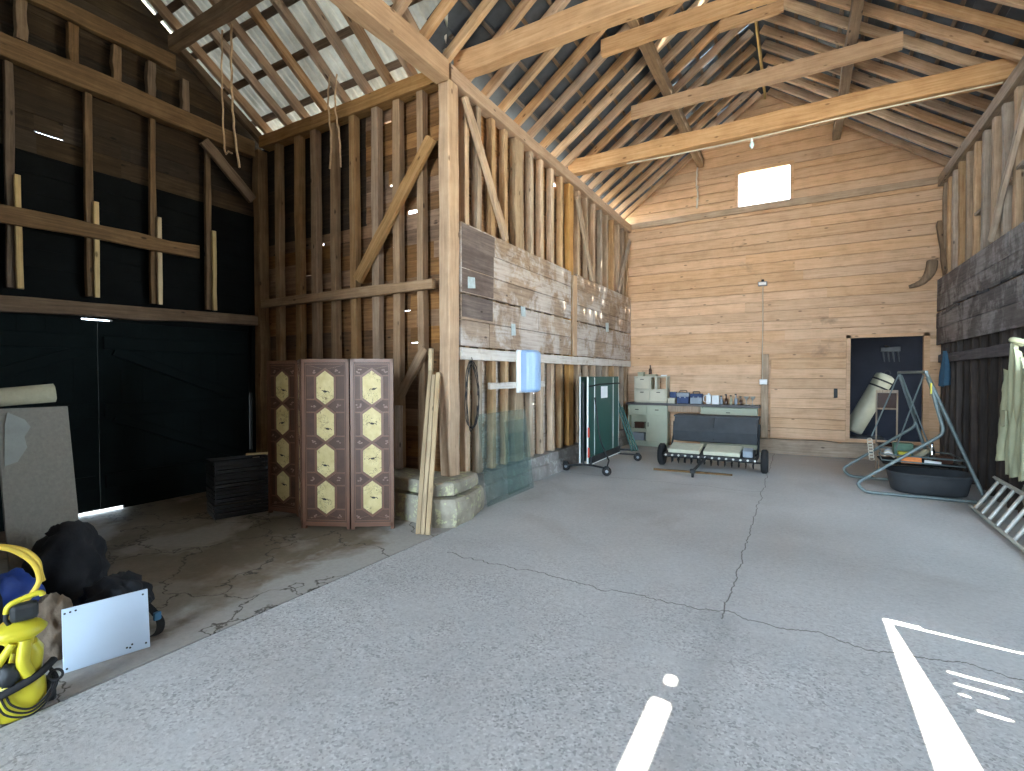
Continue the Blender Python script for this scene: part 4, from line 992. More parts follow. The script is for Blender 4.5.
face_panel('drawer', -3.395, -2.975, .725, .915, yf, 'cream2', cb, (-3.19, .83, 'h')); face_panel('drawer', -2.965, -2.515, .725, .915, yf, 'cream2', cb, (-2.74, .83, 'h'))
face_panel('door', -2.965, -2.515, .125, .70, yf, 'cream2', cb, (-2.93, .5, 'v'))
mb = MB(); mb.box((-3.37, yf + .02, .38), (-2.985, yb - .02, .395)); mb.build('shelf', 'cream2', cb)
for (x, z, w_, h_, mt, nm, lab) in ((-3.30, .122, .26, .17, 'toolbox_grey', 'storage_box', 'grey box at the bottom of the open cabinet compartment'), (-3.26, .397, .22, .14, 'bottle_brown', 'storage_box', 'dark brown box on the shelf of the open cabinet compartment')):
    mb = MB(); mb.bbox((x, yf + .04, z), (x + w_, yb - .03, z + h_), .006); mb.bbox((x - .005, yf + .035, z + h_ - .03), (x + w_ + .005, yb - .025, z + h_ + .005), .004); tag(mb.build(nm, mt), lab, 'box')
wt = MB(); wt.bbox((-3.44, 11.245, .935), (-.68, 11.60, .985), .006); o = wt.build('worktop', 'worktop'); tag(o, 'long dark worktop along the foot of the end wall', 'worktop')
mb = MB(); mb.bbox((-2.505, 11.29, .80), (-1.83, 11.315, .932), .004); mb.box((-2.505, 11.315, .80), (-2.47, 11.49, .932)); mb.box((-1.86, 11.315, .80), (-1.83, 11.49, .932)); tag(mb.build('bench_rail', 'stud'), 'brown timber apron under the worktop between two cabinets', 'apron')
c2 = empty('base_cabinet', (-1.27, 11.4, 0), 'pale cream base cabinet behind the towed machine under worktop', 'cabinet')
mb = MB()
for lo, hi in (((-1.82, yf, .05), (-1.795, yb, .93)), ((-.745, yf, .05), (-.72, yb, .93)), ((-1.82, yf, .05), (-.72, yb, .10)), ((-1.82, yb - .015, .05), (-.72, yb, .93)), ((-1.82, yf, .70), (-.72, yb, .72)), ((-1.80, yf + .03, 0), (-.74, yb, .05))): mb.box(lo, hi)
mb.build('carcass', 'cream2', c2)
face_panel('drawer', -1.815, -.725, .72, .915, yf, 'cream2', c2, (-1.27, .82, 'h')); face_panel('door', -1.815, -1.275, .105, .695, yf, 'cream2', c2, (-1.31, .45, 'v')); face_panel('door', -1.265, -.725, .105, .695, yf, 'cream2', c2, (-1.23, .45, 'v'))
du = empty('drawer_unit', (-2.9, 11.43, .985), 'small cream drawer unit with open cubby standing on the worktop', 'drawer unit')
ux0, ux1, uy0, uy1, uz0, uz1 = -3.26, -2.53, 11.29, 11.56, .99, 1.585
um = (ux0 + ux1) / 2
mb = MB()
for lo, hi in (((ux0, uy0, uz0), (ux0 + .02, uy1, uz1)), ((ux1 - .02, uy0, uz0), (ux1, uy1, uz1)), ((um - .012, uy0, uz0), (um + .012, uy1, uz1)), ((ux0 - .01, uy0 - .01, uz1 - .025), (ux1 + .01, uy1, uz1)), ((ux0, uy0, uz0), (ux1, uy1, uz0 + .025)), ((ux0, uy0, 1.275), (ux1, uy1, 1.295)), ((ux0, uy1 - .012, uz0), (um, uy1, uz1)), ((um, uy1 - .012, uz0), (ux1, uy1, 1.29)), ((um + .10, uy0, 1.29), (um + .15, uy1, uz1))): mb.box(lo, hi)
mb.build('carcass', 'cream', du)
face_panel('drawer', ux0 + .025, um - .016, 1.02, 1.27, uy0 + .004, 'cream', du, ((ux0 + um) / 2, 1.225, 'h'), False); face_panel('drawer', ux0 + .025, um - .016, 1.30, 1.555, uy0 + .004, 'cream', du, ((ux0 + um) / 2, 1.515, 'h'), False); face_panel('drawer', um + .016, ux1 - .025, 1.02, 1.27, uy0 + .004, 'cream', du, ((ux1 + um) / 2, 1.225, 'h'), False)
# things on the unit and the worktop
def bottle(x, y, z, r, h, mat, lab, grp=None, cat='bottle'):
    mb = MB(); mb.lathe([(r * .8, 0), (r, .01), (r, h * .55), (r * .4, h * .72), (r * .36, h * .93)], (x, y, z + .003)); o = mb.build('bottle', mat)
    mb = MB(); mb.lathe([(r * .42, h * .93), (r * .42, h)], (x, y, z + .003), n=12); mb.build('cap', 'iron', o); return tag(o, lab, cat, grp)
def carton(name, x0, x1, y0, y1, z, h, mat, lab, cat, lid=True):
    mb = MB(); mb.bbox((x0, y0, z + .003), (x1, y1, z + h), .006); o = mb.build(name, mat)
    if lid: mb = MB(); mb.bbox((x0 - .006, y0 - .006, z + h), (x1 + .006, y1 + .006, z + h + .02), .004); mb.build('lid', mat, o)
    return tag(o, lab, cat)
bottle(-2.93, 11.42, 1.605, .035, .23, 'bottle_brown', 'tall dark bottle standing in the tray on the drawer unit')
mb = MB(); mb.bbox((-3.04, 11.34, 1.588), (-2.78, 11.52, 1.600), .004)
for lo, hi in (((-3.04, 11.34, 1.59), (-3.03, 11.52, 1.63)), ((-2.79, 11.34, 1.59), (-2.78, 11.52, 1.63)), ((-3.04, 11.34, 1.59), (-2.78, 11.35, 1.63)), ((-3.04, 11.51, 1.59), (-2.78, 11.52, 1.63))): mb.box(lo, hi)
tag(mb.build('tray', 'carpet_roll'), 'shallow pale tray on top of the drawer unit holding the bottle', 'tray')
carton('small_box', -3.20, -3.07, 11.36, 11.47, 1.585, .075, 'carpet_roll', 'small pale box on the left of the drawer unit top', 'box')
carton('small_box', -2.68, -2.56, 11.37, 11.46, 1.585, .03, 'white', 'flat white box on the right of the drawer unit top', 'box', False)
carton('carton', -2.51, -2.36, 11.27, 11.44, .985, .10, 'cream', 'low cream carton on the worktop beside the drawer unit', 'box')
carton('tool_case', -2.47, -2.34, 11.30, 11.43, 1.108, .13, 'toolbox_blue', 'dark navy box stacked on the low cream carton', 'box', False)
def toolbox(x0, x1, h, body, lid, lab):
    mb = MB(); mb.bbox((x0, 11.30, .988), (x1, 11.47, .985 + h * .62), .008); o = mb.build('toolbox', body)
    mb = MB(); mb.bbox((x0 - .006, 11.294, .985 + h * .63), (x1 + .006, 11.476, .985 + h), .014); mb.build('lid', lid, o)
    mb = MB(); mb.tube(fillet([(x0 + .05, 11.385, .985 + h), (x0 + .05, 11.385, 1.03 + h), (x1 - .05, 11.385, 1.03 + h), (x1 - .05, 11.385, .985 + h)], .02), .009, 8); mb.build('handle', 'iron', o)
    for xx in (x0 + (x1 - x0) * .3, x0 + (x1 - x0) * .7): mb = MB(); mb.bbox((xx - .015, 11.286, .985 + h * .52), (xx + .015, 11.296, .985 + h * .74), .003); mb.build('latch', 'toolbox_grey', o)
    tag(o, lab, 'toolbox')
toolbox(-2.32, -2.07, .24, 'toolbox_blue', 'toolbox_grey', 'navy toolbox with grey lid, left one on the worktop')
toolbox(-2.04, -1.80, .22, 'toolbox_grey', 'toolbox_blue', 'grey toolbox with navy lid, right one on the worktop')
mb = MB(); mb.bbox((-1.72, 11.33, .988), (-1.62, 11.44, 1.19), .02); mb.lathe([(.02, 0), (.02, .03)], (-1.67, 11.385, 1.19)); o = mb.build('canister', 'white')
mb = MB(); mb.tube(fillet([(-1.735, 11.385, 1.03), (-1.775, 11.385, 1.05), (-1.775, 11.385, 1.15), (-1.72, 11.385, 1.18)], .02), .008, 6); mb.build('handle', 'white', o); tag(o, 'white plastic canister with a side handle on the worktop', 'canister')
carton('carton', -1.60, -1.46, 11.32, 11.44, .985, .19, 'white', 'upright white carton beside the white canister on worktop', 'box', False)
for i in range(5):
    x = -1.42 + i * .095; h = (.16, .19, .17, .20, .15)[i]
    mb = MB(); mb.lathe([(.028, 0), (.03, .008), (.03, h * .62), (.012, h * .7), (.012, h)], (x, 11.40, .988), n=14); o = mb.build('spray_bottle', ('toolbox_grey', 'bottle_brown', 'carpet_roll', 'toolbox_grey', 'bottle_brown')[i])
    mb = MB(); mb.bbox((x - .03, 11.387, .988 + h), (x + .014, 11.413, .988 + h + .025), .005); mb.build('nozzle', 'iron', o)
    tag(o, '%s small bottle from the left in the row of bottles on worktop' % ORD[i], 'bottle', 'small bottles in a row on the worktop')
for x, lab in ((-.94, 'left metal funnel on a stem at the worktop end'), (-.82, 'right metal funnel on a stem at the worktop end')):
    mb = MB(); mb.lathe([(.045, 0), (.045, .008), (.006, .012), (.006, .09), (.012, .10), (.05, .17), (.052, .175)], (x, 11.40, .988), n=16); tag(mb.build('funnel', 'alu'), lab, 'funnel')

# ------------------------------------------------------------------ towed machine with two concrete weights
mc = empty('towed_aerator', (-1.28, 9.1, 0), 'black towed lawn machine on wheels with a long hopper in front of bench', 'machine')
mb = MB(); hp = [(9.42, .42), (9.36, .60), (9.50, .86), (9.90, .86), (9.94, .55), (9.80, .36)]
mb.prism(hp, -1.98, -.60, lambda a, b, h: (h, a, b)); hop = mb.build('hopper', 'tub', mc)
mb = MB(); mb.bbox((-2.0, 9.485, .845), (-.58, 9.92, .875), .006); mb.build('hopper_rim', 'tub', hop)
mb = MB(); mb.box((-1.305, 9.40, .45), (-1.29, 9.50, .85)); mb.build('stiffener', 'iron', hop)
mb = MB()
for y, z in ((8.72, .25), (9.26, .26)): mb.bbox((-2.02, y - .02, z - .02), (-.56, y + .02, z + .02), .004)
for x in (-2.0, -1.41, -.58): mb.bbox((x - .02, 8.70, .23), (x + .02, 9.28, .27), .004)
for x in (-2.0, -.58): mb.tube([(x, 9.26, .26), (x, 9.5, .5), (x, 9.55, .75)], .018, 8)
mb.tube([(-2.05, 9.06, .165), (-.52, 9.06, .165)], .014, 8)
mb.build('frame', 'iron', mc)
TILT = Matrix.Translation((0, 8.78, .276)) @ Matrix.Rotation(.17, 4, 'X') @ Matrix.Translation((0, -8.78, -.276))
mb = MB(); mb.bbox((-1.98, 8.76, .262), (-.60, 9.24, .272), .003, mat=TILT); mb.build('weight_tray', 'iron', mc)
for x0, x1, lab in ((-1.94, -1.43, 'left one of two cream concrete slabs weighing down the machine'), (-1.37, -.81, 'right one of two cream concrete slabs weighing down the machine')):
    mb = MB(); mb.bbox((x0, 8.78, .276), (x1, 9.20, .340), .008, mat=TILT); tag(mb.build('concrete_slab', 'slab'), lab, 'slab', 'concrete slabs on the machine')
mb = MB(); mb.bbox((-.77, 8.80, .276), (-.63, 9.0, .36), .006, mat=TILT); o = mb.build('tool_case', 'toolbox_grey'); mb = MB(); mb.bbox((-.772, 8.796, .36), (-.628, 9.004, .38), .005, mat=TILT); mb.build('lid', 'toolbox_grey', o); tag(o, 'small grey case beside the right concrete slab', 'box')
for i in range(13):
    x = -1.93 + i * .108
    mb = MB(); mb.lathe([(.012, -.012), (.07, -.006), (.07, .006), (.012, .012)], (x, 9.06, .165), (1, 0, 0), 12)
    for k in range(6):
        a = k * PI / 3 + i * .4; mb.tube([(x, 9.06 + .06 * math.cos(a), .165 + .06 * math.sin(a)), (x, 9.06 + .11 * math.cos(a), .165 + .11 * math.sin(a))], [.014, .006], 6)
    mb.build('spiked_disc', 'iron', mc)
for i in range(14):
    x = -1.96 + i * .106; mb = MB(); mb.lathe([(.016, -.028), (.018, -.022), (.018, .004)], (x, 8.70, .25), (0, 1, 0), 8); tag(mb.build('bolt', 'alu', mc), 'pale bolt head')
for x in (-2.11, -.47):
    mb = MB(); mb.lathe([(.10, -.05), (.17, -.05), (.195, -.03), (.195, .03), (.17, .05), (.10, .05)], (x, 9.08, .196), (1, 0, 0), 24); wh = mb.build('wheel', 'rubber', mc)
    mb = MB(); mb.lathe([(.02, -.055), (.10, -.04), (.10, .04), (.02, .055)], (x, 9.08, .196), (1, 0, 0), 18); mb.build('hub', 'iron', wh)
mb = MB(); mb.tube([(-1.30, 8.72, .25), (-1.42, 8.20, .11)], .022, 8); mb.tube([(-1.41, 8.72, .25), (-1.37, 8.45, .18)], .014, 8); mb.bbox((-1.47, 8.13, .07), (-1.39, 8.22, .13), .008); mb.build('drawbar', 'iron', mc)
mb = MB(); mb.lathe([(.012, -.02), (.045, -.018), (.045, .018), (.012, .02)], (-1.43, 8.17, .045), (1, .2, 0), 14); mb.build('jockey_wheel', 'rubber', mc)
tag(timber('timber_length', (-2.12, 8.50, .016), (-.90, 8.60, .016), .05, .03, 'stud_dark', (0, 1, 0), .003, 6), 'thin dark length of wood on the floor before the towed machine', 'timber')

# ------------------------------------------------------------------ store room: leaning punch bag, hanging rake head
pb = empty('punch_bag', (.95, 12.5, .6), 'cream cylindrical punch bag with black straps leaning in the doorway', 'punch bag')
a, b = V((.98, 12.62, .42)), V((1.56, 12.66, 1.62)); ax = (b - a).normalized()
mb = MB(); mb.lathe([(.12, 0), (.165, .02), (.175, .06), (.175, 1.24), (.165, 1.29), (.10, 1.32)], a, ax, 24); mb.build('bag', 'tan_leather', pb)
for h in (1.02, 1.16): mb = MB(); mb.lathe([(.178, h), (.180, h + .035)], a, ax, 24); mb.build('strap', 'rubber', pb)
mb = MB(); mb.ring(a + ax * 1.36, (0, 1, 0), .05, .008, 14, 6); mb.build('hanging_ring', 'iron', pb)
mb = MB(); mb.bbox((.75, 12.3, .061), (1.5, 12.9, .30), .02); o = mb.build('crate', 'tub'); mb = MB(); mb.bbox((.74, 12.29, .30), (1.51, 12.91, .33), .01); mb.build('rim', 'tub', o); tag(o, 'dark crate in the store room under the punch bag', 'crate')
mb = MB(); yq = 13.2
mb.bbox((1.52, yq, 2.10), (1.86, yq + .05, 2.20), .01); o = mb.build('rake_head', 'tub')
for i in range(4):
    x = 1.56 + i * .085; mb = MB(); mb.tube(smooth_path([(x, yq + .02, 2.10), (x + .005, yq - .03, 2.0), (x + .02, yq - .05, 1.88)], 4), [.02, .02, .018, .018, .016, .014, .012, .010, .008], 8); mb.build('tine', 'tub', o)
mb = MB(); mb.tube([(1.69, yq + .03, 2.18), (1.69, yq + .75, 2.26)], .018, 8); mb.build('handle', 'stud_dark', o)
tag(o, 'grey four-pronged rake head hanging in the dark store', 'rake')

# ------------------------------------------------------------------ swing frame of bent tube
sw = empty('swing_frame', (1.45, 8.7, 0), 'grey-green tubular swing seat frame standing by the right wall', 'swing frame')
def side_frame(y, ax_, lx, lc, rx):
    ap = (ax_, y, 1.63)
    pts = fillet([ap, (rx, y, .025), (lx + .05, y - .0, .025), (lc, y, .13), (lc + .92, y, .86), (ax_ + .02, y, 1.58)], .09, 6)
    MB().tube(pts, .021, 10).build('side_loop', 'steel', sw)
    MB().tube([(ax_ + .01, y + .03, 1.56), (ax_ + .22, y + .05, 1.02)], .013, 8).build('strut', 'steel', sw)
side_frame(8.2, 1.42, .74, .69, 2.02)
side_frame(9.35, 1.30, .66, .60, 1.76)
MB().tube([(1.42, 8.18, 1.64), (1.30, 9.37, 1.64)], .019, 10).build('top_bar', 'steel', sw)
for p, q in (((1.40, 8.24, 1.60), (1.20, 8.9, .50)), ((1.29, 9.32, 1.60), (.955, 9.14, .69)), ((1.33, 9.33, 1.60), (1.62, 9.0, .55))): MB().tube([p, q], .009, 8).build('hanger', 'steel', sw)
mb = MB()
for t in range(2):
    pts = fillet([(1.0, 8.45, .52), (1.05, 9.2, .52), (1.85, 9.1, .50), (1.86, 8.4, .50)], .08); mb.tube([p + V((0, 0, -.08 * t)) for p in pts], .010, 8, closed=True)
mb.build('seat_frame', 'steel', sw)
mb = MB(); mb.grid(lambda u, v: (1.02 + .82 * u, 8.45 + .70 * v, .395 - .03 * math.sin(PI * u) * math.sin(PI * v) + .006 * math.sin(u * 40)), 24, 16); mb.grid(lambda u, v: (1.02 + .82 * u, 8.45 + .70 * v, .385 - .03 * math.sin(PI * u) * math.sin(PI * v)), 24, 16); mb.build('seat_sling', 'black_fabric', sw)
mb = MB(); mb.bbox((1.455, 8.155, 1.36), (1.475, 8.178, 1.50), .004); tag(mb.build('tag', 'yellow', sw), 'bright yellow tag hanging from the frame')
# bundle of springs and chain at the far hanger
mb = MB()
for k in range(7): mb.ring((.93 + .004 * k, 9.11 - .004 * k, .63 - .045 * k), (.3, 1, .2 * (-1) ** k), .03, .007, 12, 6)
tag(mb.build('chain', 'cable'), 'pale chain hanging at the far end of the swing frame', 'chain')
mb = MB(); mb.bbox((1.22, 8.50, .405), (1.44, 8.62, .495), .006, mat=None); tag(mb.build('packet', 'orange'), 'orange and yellow packet lying in the swing seat', 'packet')
mb = MB(); mb.bbox((1.22, 8.72, .41), (1.36, 8.82, .53), .006); tag(mb.build('packet', 'yellow'), 'small yellow box behind the orange packet', 'packet')
mb = MB(); mb.cyl((1.40, 8.70, .455), (1.54, 8.82, .55), .035); tag(mb.build('paper_roll', 'carpet_roll'), 'cream roll lying tilted in the swing seat', 'roll')
mb = MB(); mb.cyl((1.47, 8.52, .445), (1.64, 8.50, .432), .022); tag(mb.build('paper_roll', 'white'), 'thin white roll beside the orange packet', 'roll')
carton('crate', 1.20, 1.42, 8.95, 9.12, .44, .16, 'green_box', 'dull green plastic box at the back of the swing seat', 'box')
carton('carton', 1.60, 1.78, 8.60, 8.78, .41, .11, 'bottle_brown', 'dark brown box on the right in the swing seat', 'box', False)
mb = MB(); mb.lathe([(.03, 0), (.036, .02), (.036, .10), (.015, .14), (.012, .19)], (1.62, 8.92, .44)); o = mb.build('flask', 'chrome'); mb = MB(); mb.lathe([(.016, .19), (.016, .22)], (1.62, 8.92, .44)); mb.build('cap', 'iron', o); tag(o, 'shiny metal flask standing in the swing seat', 'flask')
for i in range(4):
    mb = MB(); mb.tube(smooth_path([(1.05 + .01 * i, 8.66 + .075 * i, .47 + .012 * i), (1.10 + .01 * i, 8.67 + .075 * i, .50 + .012 * i), (1.17, 8.69 + .07 * i, .45 + .012 * i)], 4), .013, 8); tag(mb.build('pipe_offcut', ('cable', 'white', 'cable', 'toolbox_grey')[i]), '%s bent pipe offcut from the front, left end of the swing seat' % ORD[i], 'pipe', 'bent pipe offcuts in the swing seat')
tb = MB(); nn = 28; lv = [(.0, .78), (.02, .86), (.20, .94), (.26, .97), (.28, 1.02), (.285, .98), (.27, .94), (.05, .84), (.03, .70)]
vs_ = [(1.54 + .47 * s * math.copysign(abs(math.cos(2 * PI * k / nn)) ** .7, math.cos(2 * PI * k / nn)), 8.72 + .37 * s * math.copysign(abs(math.sin(2 * PI * k / nn)) ** .7, math.sin(2 * PI * k / nn)), .003 + h) for h, s in lv for k in range(nn)]
tb.add(vs_, [(i * nn + k, i * nn + (k + 1) % nn, (i + 1) * nn + (k + 1) % nn, (i + 1) * nn + k) for i in range(len(lv) - 1) for k in range(nn)], 0, True); tb.add(vs_[:nn], [list(range(nn))[::-1]]); tb.add(vs_[-nn:], [list(range(nn))])
tag(tb.build('tub', 'tub'), 'dark grey tub on the floor under the swing seat', 'tub')
ch = empty('folding_chair', (1.3, 10.4, 0), 'grey framed folding chair standing behind the swing frame', 'chair')
for x in (1.14, 1.42): MB().bbox((x, 10.4, 0.0), (x + .022, 10.42, 1.30), .004).build('leg', 'stud_grey', ch)
mb = MB(); mb.bbox((1.14, 10.395, 1.30), (1.442, 10.43, 1.35), .006); mb.build('back_rail', 'stud_grey', ch); mb = MB(); mb.bbox((1.163, 10.398, 1.02), (1.419, 10.425, 1.05), .006); mb.build('back_rail', 'stud_grey', ch)
mb = MB(); mb.bbox((1.164, 10.403, 1.051), (1.418, 10.42, 1.299), .004); mb.build('backrest', 'bottle_brown', ch)
mb = MB(); mb.bbox((1.14, 10.05, .44), (1.442, 10.395, .47), .008); mb.build('seat', 'bottle_brown', ch)
for x in (1.14, 1.42): MB().bbox((x, 10.06, 0), (x + .022, 10.08, .44), .004).build('leg', 'stud_grey', ch)

# ------------------------------------------------------------------ right wall: coat, rag, ladder
jk = empty('hanging_coat', (2.04, 7.1, 1.95), 'pale green cotton coat hanging on the right wall at picture edge', 'coat')
def sheetbody(fn, nu, nv, th):
    mb = MB(); mb.grid(fn, nu, nv)
    mb.grid(lambda u, v: V(fn(u, v)) + V((th, 0, 0)), nu, nv)
    return mb
def coat_f(u, v):   # u across (0 far side .. 1 near side), v down
    sh = .16 + .34 * min(1, v / .22) ** .6 if v < .22 else .50
    half = .15 + .22 * min(1, v / .16) ** .8 + .05 * v
    y = 7.10 + half * (1 - 2 * u)
    z = 1.95 - 1.42 * v - .34 * abs(1 - 2 * u) ** 1.3 * (1 - v)
    fold = .028 * math.sin(u * 26 + 1.2 * math.sin(v * 5)) * (.3 + v) + .012 * math.sin(u * 55 + v * 7)
    return (2.03 - .10 * math.sin(PI * u) * (1 - .3 * v) + fold * .9, y, z + .015 * math.sin(u * 26) * v)
sheetbody(coat_f, 60, 40, .018).build('body', 'jacket', jk)
def sleeve(yo, lean):
    mb = MB(); n = 18; rings = []
    for i in range(19):
        t = i / 18; c = V((2.0 - .05 * t, yo + lean * t, 1.66 - 1.0 * t)); rr = .085 - .025 * t
        rings += [(c.x + rr * .75 * math.cos(2 * PI * k / n) * (1 + .10 * math.sin(t * 30 + k)), c.y + rr * math.sin(2 * PI * k / n) * (1 + .08 * math.sin(t * 24 + k * 2)), c.z + .012 * math.sin(k + t * 20)) for k in range(n)]
    mb.add(rings, [(i * n + k, i * n + (k + 1) % n, (i + 1) * n + (k + 1) % n, (i + 1) * n + k) for i in range(18) for k in range(n)], 0, True); mb.add(rings[-n:], [list(range(n))]); return mb
sleeve(7.36, .10).build('sleeve', 'jacket', jk); sleeve(6.84, -.08).build('sleeve', 'jacket', jk)
mb = MB(); mb.tube(smooth_path([(2.03, 7.20, 1.92), (1.94, 7.14, 1.96), (1.93, 7.06, 1.96), (2.03, 7.0, 1.92)], 5), .03, 8); mb.build('collar', 'jacket', jk)
mb = MB(); mb.bbox((1.905, 7.20, 1.05), (1.925, 7.32, 1.22), .006); mb.build('pocket', 'jacket', jk)
mb = MB(); mb.blob((2.115, 7.30, .32), (.035, .10, .13), 4, .25, 2.5, 3); tag(mb.build('hanging_bundle', 'tan_leather'), 'pinkish tan bundle hanging below the hem of the coat', 'bundle')
def rag(u, v):
    half = .06 + .30 * v ** .8
    return (2.105 - .03 * math.sin(PI * u) - .025 * math.sin(u * 16 + v * 3) * v, 10.75 + half * (1 - 2 * u) + .05 * v, 2.0 - .60 * v + .05 * abs(1 - 2 * u) * v)
rg = sheetbody(rag, 30, 20, .008).build('hanging_rag', 'blue_cloth'); tag(rg, 'teal blue rag hanging from the rail in the right corner', 'cloth')
mb = MB(); mb.tube([(2.11, 10.75, 1.98), (2.10, 10.75, 2.03), (2.135, 10.75, 2.04)], .006, 6); mb.build('hook', 'iron', rg)
ld = empty('ladder', (1.9, 6.9, 0), 'aluminium ladder lying on its edge along the right wall', 'ladder')
A0, B0 = V((1.79, 7.83, .035)), V((2.03, 7.95, .375)); dirl = V((-.02, -1, 0)).normalized(); LL = 2.9
up_ = (B0 - A0); 
def rail(p):
    q = p + dirl * LL; z = dirl; x = V((1, 0, .2)); x = (x - z * x.dot(z)).normalized()
    return timber('rail', p, q, .03, .062, 'alu', (.82, 0, .57), .0005, 4, ld, ch=.006)
rail(A0); rail(B0)
for i in range(11):
    d = .14 + .262 * i; mb = MB(); a, b = A0 + dirl * d, B0 + dirl * d
    mb.tube([a, b], .019, 8); mb.build('rung', 'alu', ld)

# ------------------------------------------------------------------ fittings: bulb, cables, floodlight, switch, ropes
lb = empty('light_bulb', (-.63, 8.25, 5.03), 'bare light bulb hanging below the farther tie beam', 'light bulb')
mb = MB(); mb.lathe([(.012, 0), (.03, .025), (.034, .05), (.028, .075), (.016, .095)], (-.63, 8.25, 4.97)); mb.build('glass', 'bulb_glass', lb)
mb = MB(); mb.lathe([(.018, .095), (.02, .10), (.018, .14), (.006, .15)], (-.63, 8.25, 4.97)); mb.build('socket', 'white', lb)
mb = MB(); mb.tube(smooth_path([(-2.5, 8.18, 5.115), (-1.7, 8.2, 5.10), (-.63, 8.25, 5.115), (.4, 8.2, 5.115), (1.4, 8.18, 5.11), (2.1, 8.2, 5.115)], 8), .011, 8)
tag(mb.build('lighting_cable', 'cable'), 'pale cable slung under the farther tie beam to bulb', 'cable')
fl_ = empty('floodlight', (-.67, 11.62, 3.5), 'small white floodlight fixed high on the end wall', 'light')
mb = MB(); mb.bbox((-.75, 11.575, 3.46), (-.58, 11.65, 3.545), .01); mb.build('housing', 'toolbox_grey', fl_)
mb = MB(); mb.bbox((-.735, 11.565, 3.475), (-.595, 11.576, 3.53), .004); mb.build('lens', 'white', fl_)
mb = MB(); mb.bbox((-.69, 11.64, 3.53), (-.64, 11.672, 3.60), .005); mb.tube([(-.665, 11.64, 3.58), (-.665, 11.62, 3.545)], .01, 8); mb.build('bracket', 'iron', fl_)
mb = MB(); mb.tube([(-.66, 11.645, 3.47), (-.655, 11.648, 2.8), (-.66, 11.646, 2.1), (-.655, 11.618, 2.0), (-.65, 11.615, 1.52)], .008, 6); tag(mb.build('lighting_cable', 'cable'), 'thin cable running down from the floodlight to the switch', 'cable')
so_ = empty('light_switch', (-.63, 11.61, 1.46), 'white switch box on the weathered upright board of the end wall', 'switch')
mb = MB(); mb.bbox((-.71, 11.585, 1.41), (-.56, 11.627, 1.52), .01); mb.build('box', 'white', so_)
for x in (-.675, -.60): mb = MB(); mb.bbox((x - .018, 11.575, 1.445), (x + .018, 11.586, 1.485), .003); mb.build('rocker', 'white', so_)
def rope(pts, rad, lab, knots=(), mat='rope'):
    mb = MB(); sp = smooth_path(pts, 8); mb.tube([p + V((.004 * math.sin(i * 1.9), .004 * math.cos(i * 1.7), 0)) for i, p in enumerate(sp)], rad, 6)
    for k in knots: mb.blob(k, (.028, .028, .045), 3, .2, 3, 2)
    return tag(mb.build('hanging_rope', mat), lab, 'rope', 'ropes hanging from the roof')
rope([(-1.93, 11.4, 6.08), (-1.95, 11.42, 5.75), (-1.92, 11.4, 5.5), (-1.94, 11.41, 5.22)], .017, 'knotted rope hanging in front of the end wall', ((-1.93, 11.4, 5.66), (-1.93, 11.41, 5.40)), 'pale_rope')
rope([(-5.18, 4.40, 5.42), (-5.21, 4.39, 5.1), (-5.17, 4.40, 4.6), (-5.20, 4.40, 4.24)], .011, 'longer left strand of rope hanging before the bay back wall')
rope([(-5.06, 4.40, 5.39), (-5.08, 4.39, 5.0), (-5.02, 4.4, 4.6), (-5.0, 4.4, 4.22)], .010, 'right strand of rope hanging before the bay back wall')
rope([(-6.19, 3.62, 5.86), (-6.17, 3.60, 5.2), (-6.13, 3.6, 4.40), (-6.05, 3.6, 4.34), (-5.97, 3.6, 4.30)], .010, 'left hanging rope of the loop high in the dark bay')
rope([(-5.99, 3.62, 5.86), (-5.97, 3.6, 5.2), (-5.93, 3.6, 4.6), (-5.83, 3.6, 4.10)], .013, 'right thicker rope of the loop high in the dark bay')

# ------------------------------------------------------------------ black crates beside the doors
def crate(z, lab, rot=.0):
    c = empty('black_crate', (-5.74, 3.50, z), lab, 'crate', 'stacked black crates'); mx = Matrix.Translation((-5.74, 3.50, z)) @ zrot(math.radians(72 + rot))
    mb = MB(); w2, d2, h = .30, .20, .155
    for lo, hi in (((-w2, -d2, .004), (w2, d2, .02)),): mb.box(lo, hi, 0, mx)
    for sx in (-1, 1):
        for sy in (-1, 1): mb.bbox((sx * w2 - .02 * (sx > 0), sy * d2 - .02 * (sy > 0), .004), (sx * w2 + .02 * (sx < 0), sy * d2 + .02 * (sy < 0), h), .003, 0, mx)
    mb.build('base', 'tub_black', c)
    for i in range(3):
        zz = .03 + i * .045
        mb = MB()
        for sy in (-1, 1): mb.box((-w2 + .005, sy * d2 - .008, zz), (w2 - .005, sy * d2 + .008, zz + .034), 0, mx)
        for sx in (-1, 1): mb.box((sx * w2 - .008, -d2 + .005, zz), (sx * w2 + .008, d2 - .005, zz + .034), 0, mx)
        mb.build('slat', 'tub_black', c)
M['tub_black'] = plain('black_plastic', (.012, .013, .014), .55, var=.2)
for i, lab in enumerate(('lowest black slatted crate of the stack beside the black doors', 'second black slatted crate up in the stack beside the doors', 'third black slatted crate up in the stack beside the doors', 'topmost black slatted crate of the stack beside the doors')): crate(-.01 + i * .162, lab, (i % 2) * 2 - 1)
tag(timber('pale_offcut', (-5.80, 3.62, .655), (-5.62, 3.84, .655), .05, .025, 'pale', (1, 0, 0), .002, 3), 'short pale wood offcut lying on top of the crate stack', 'timber')

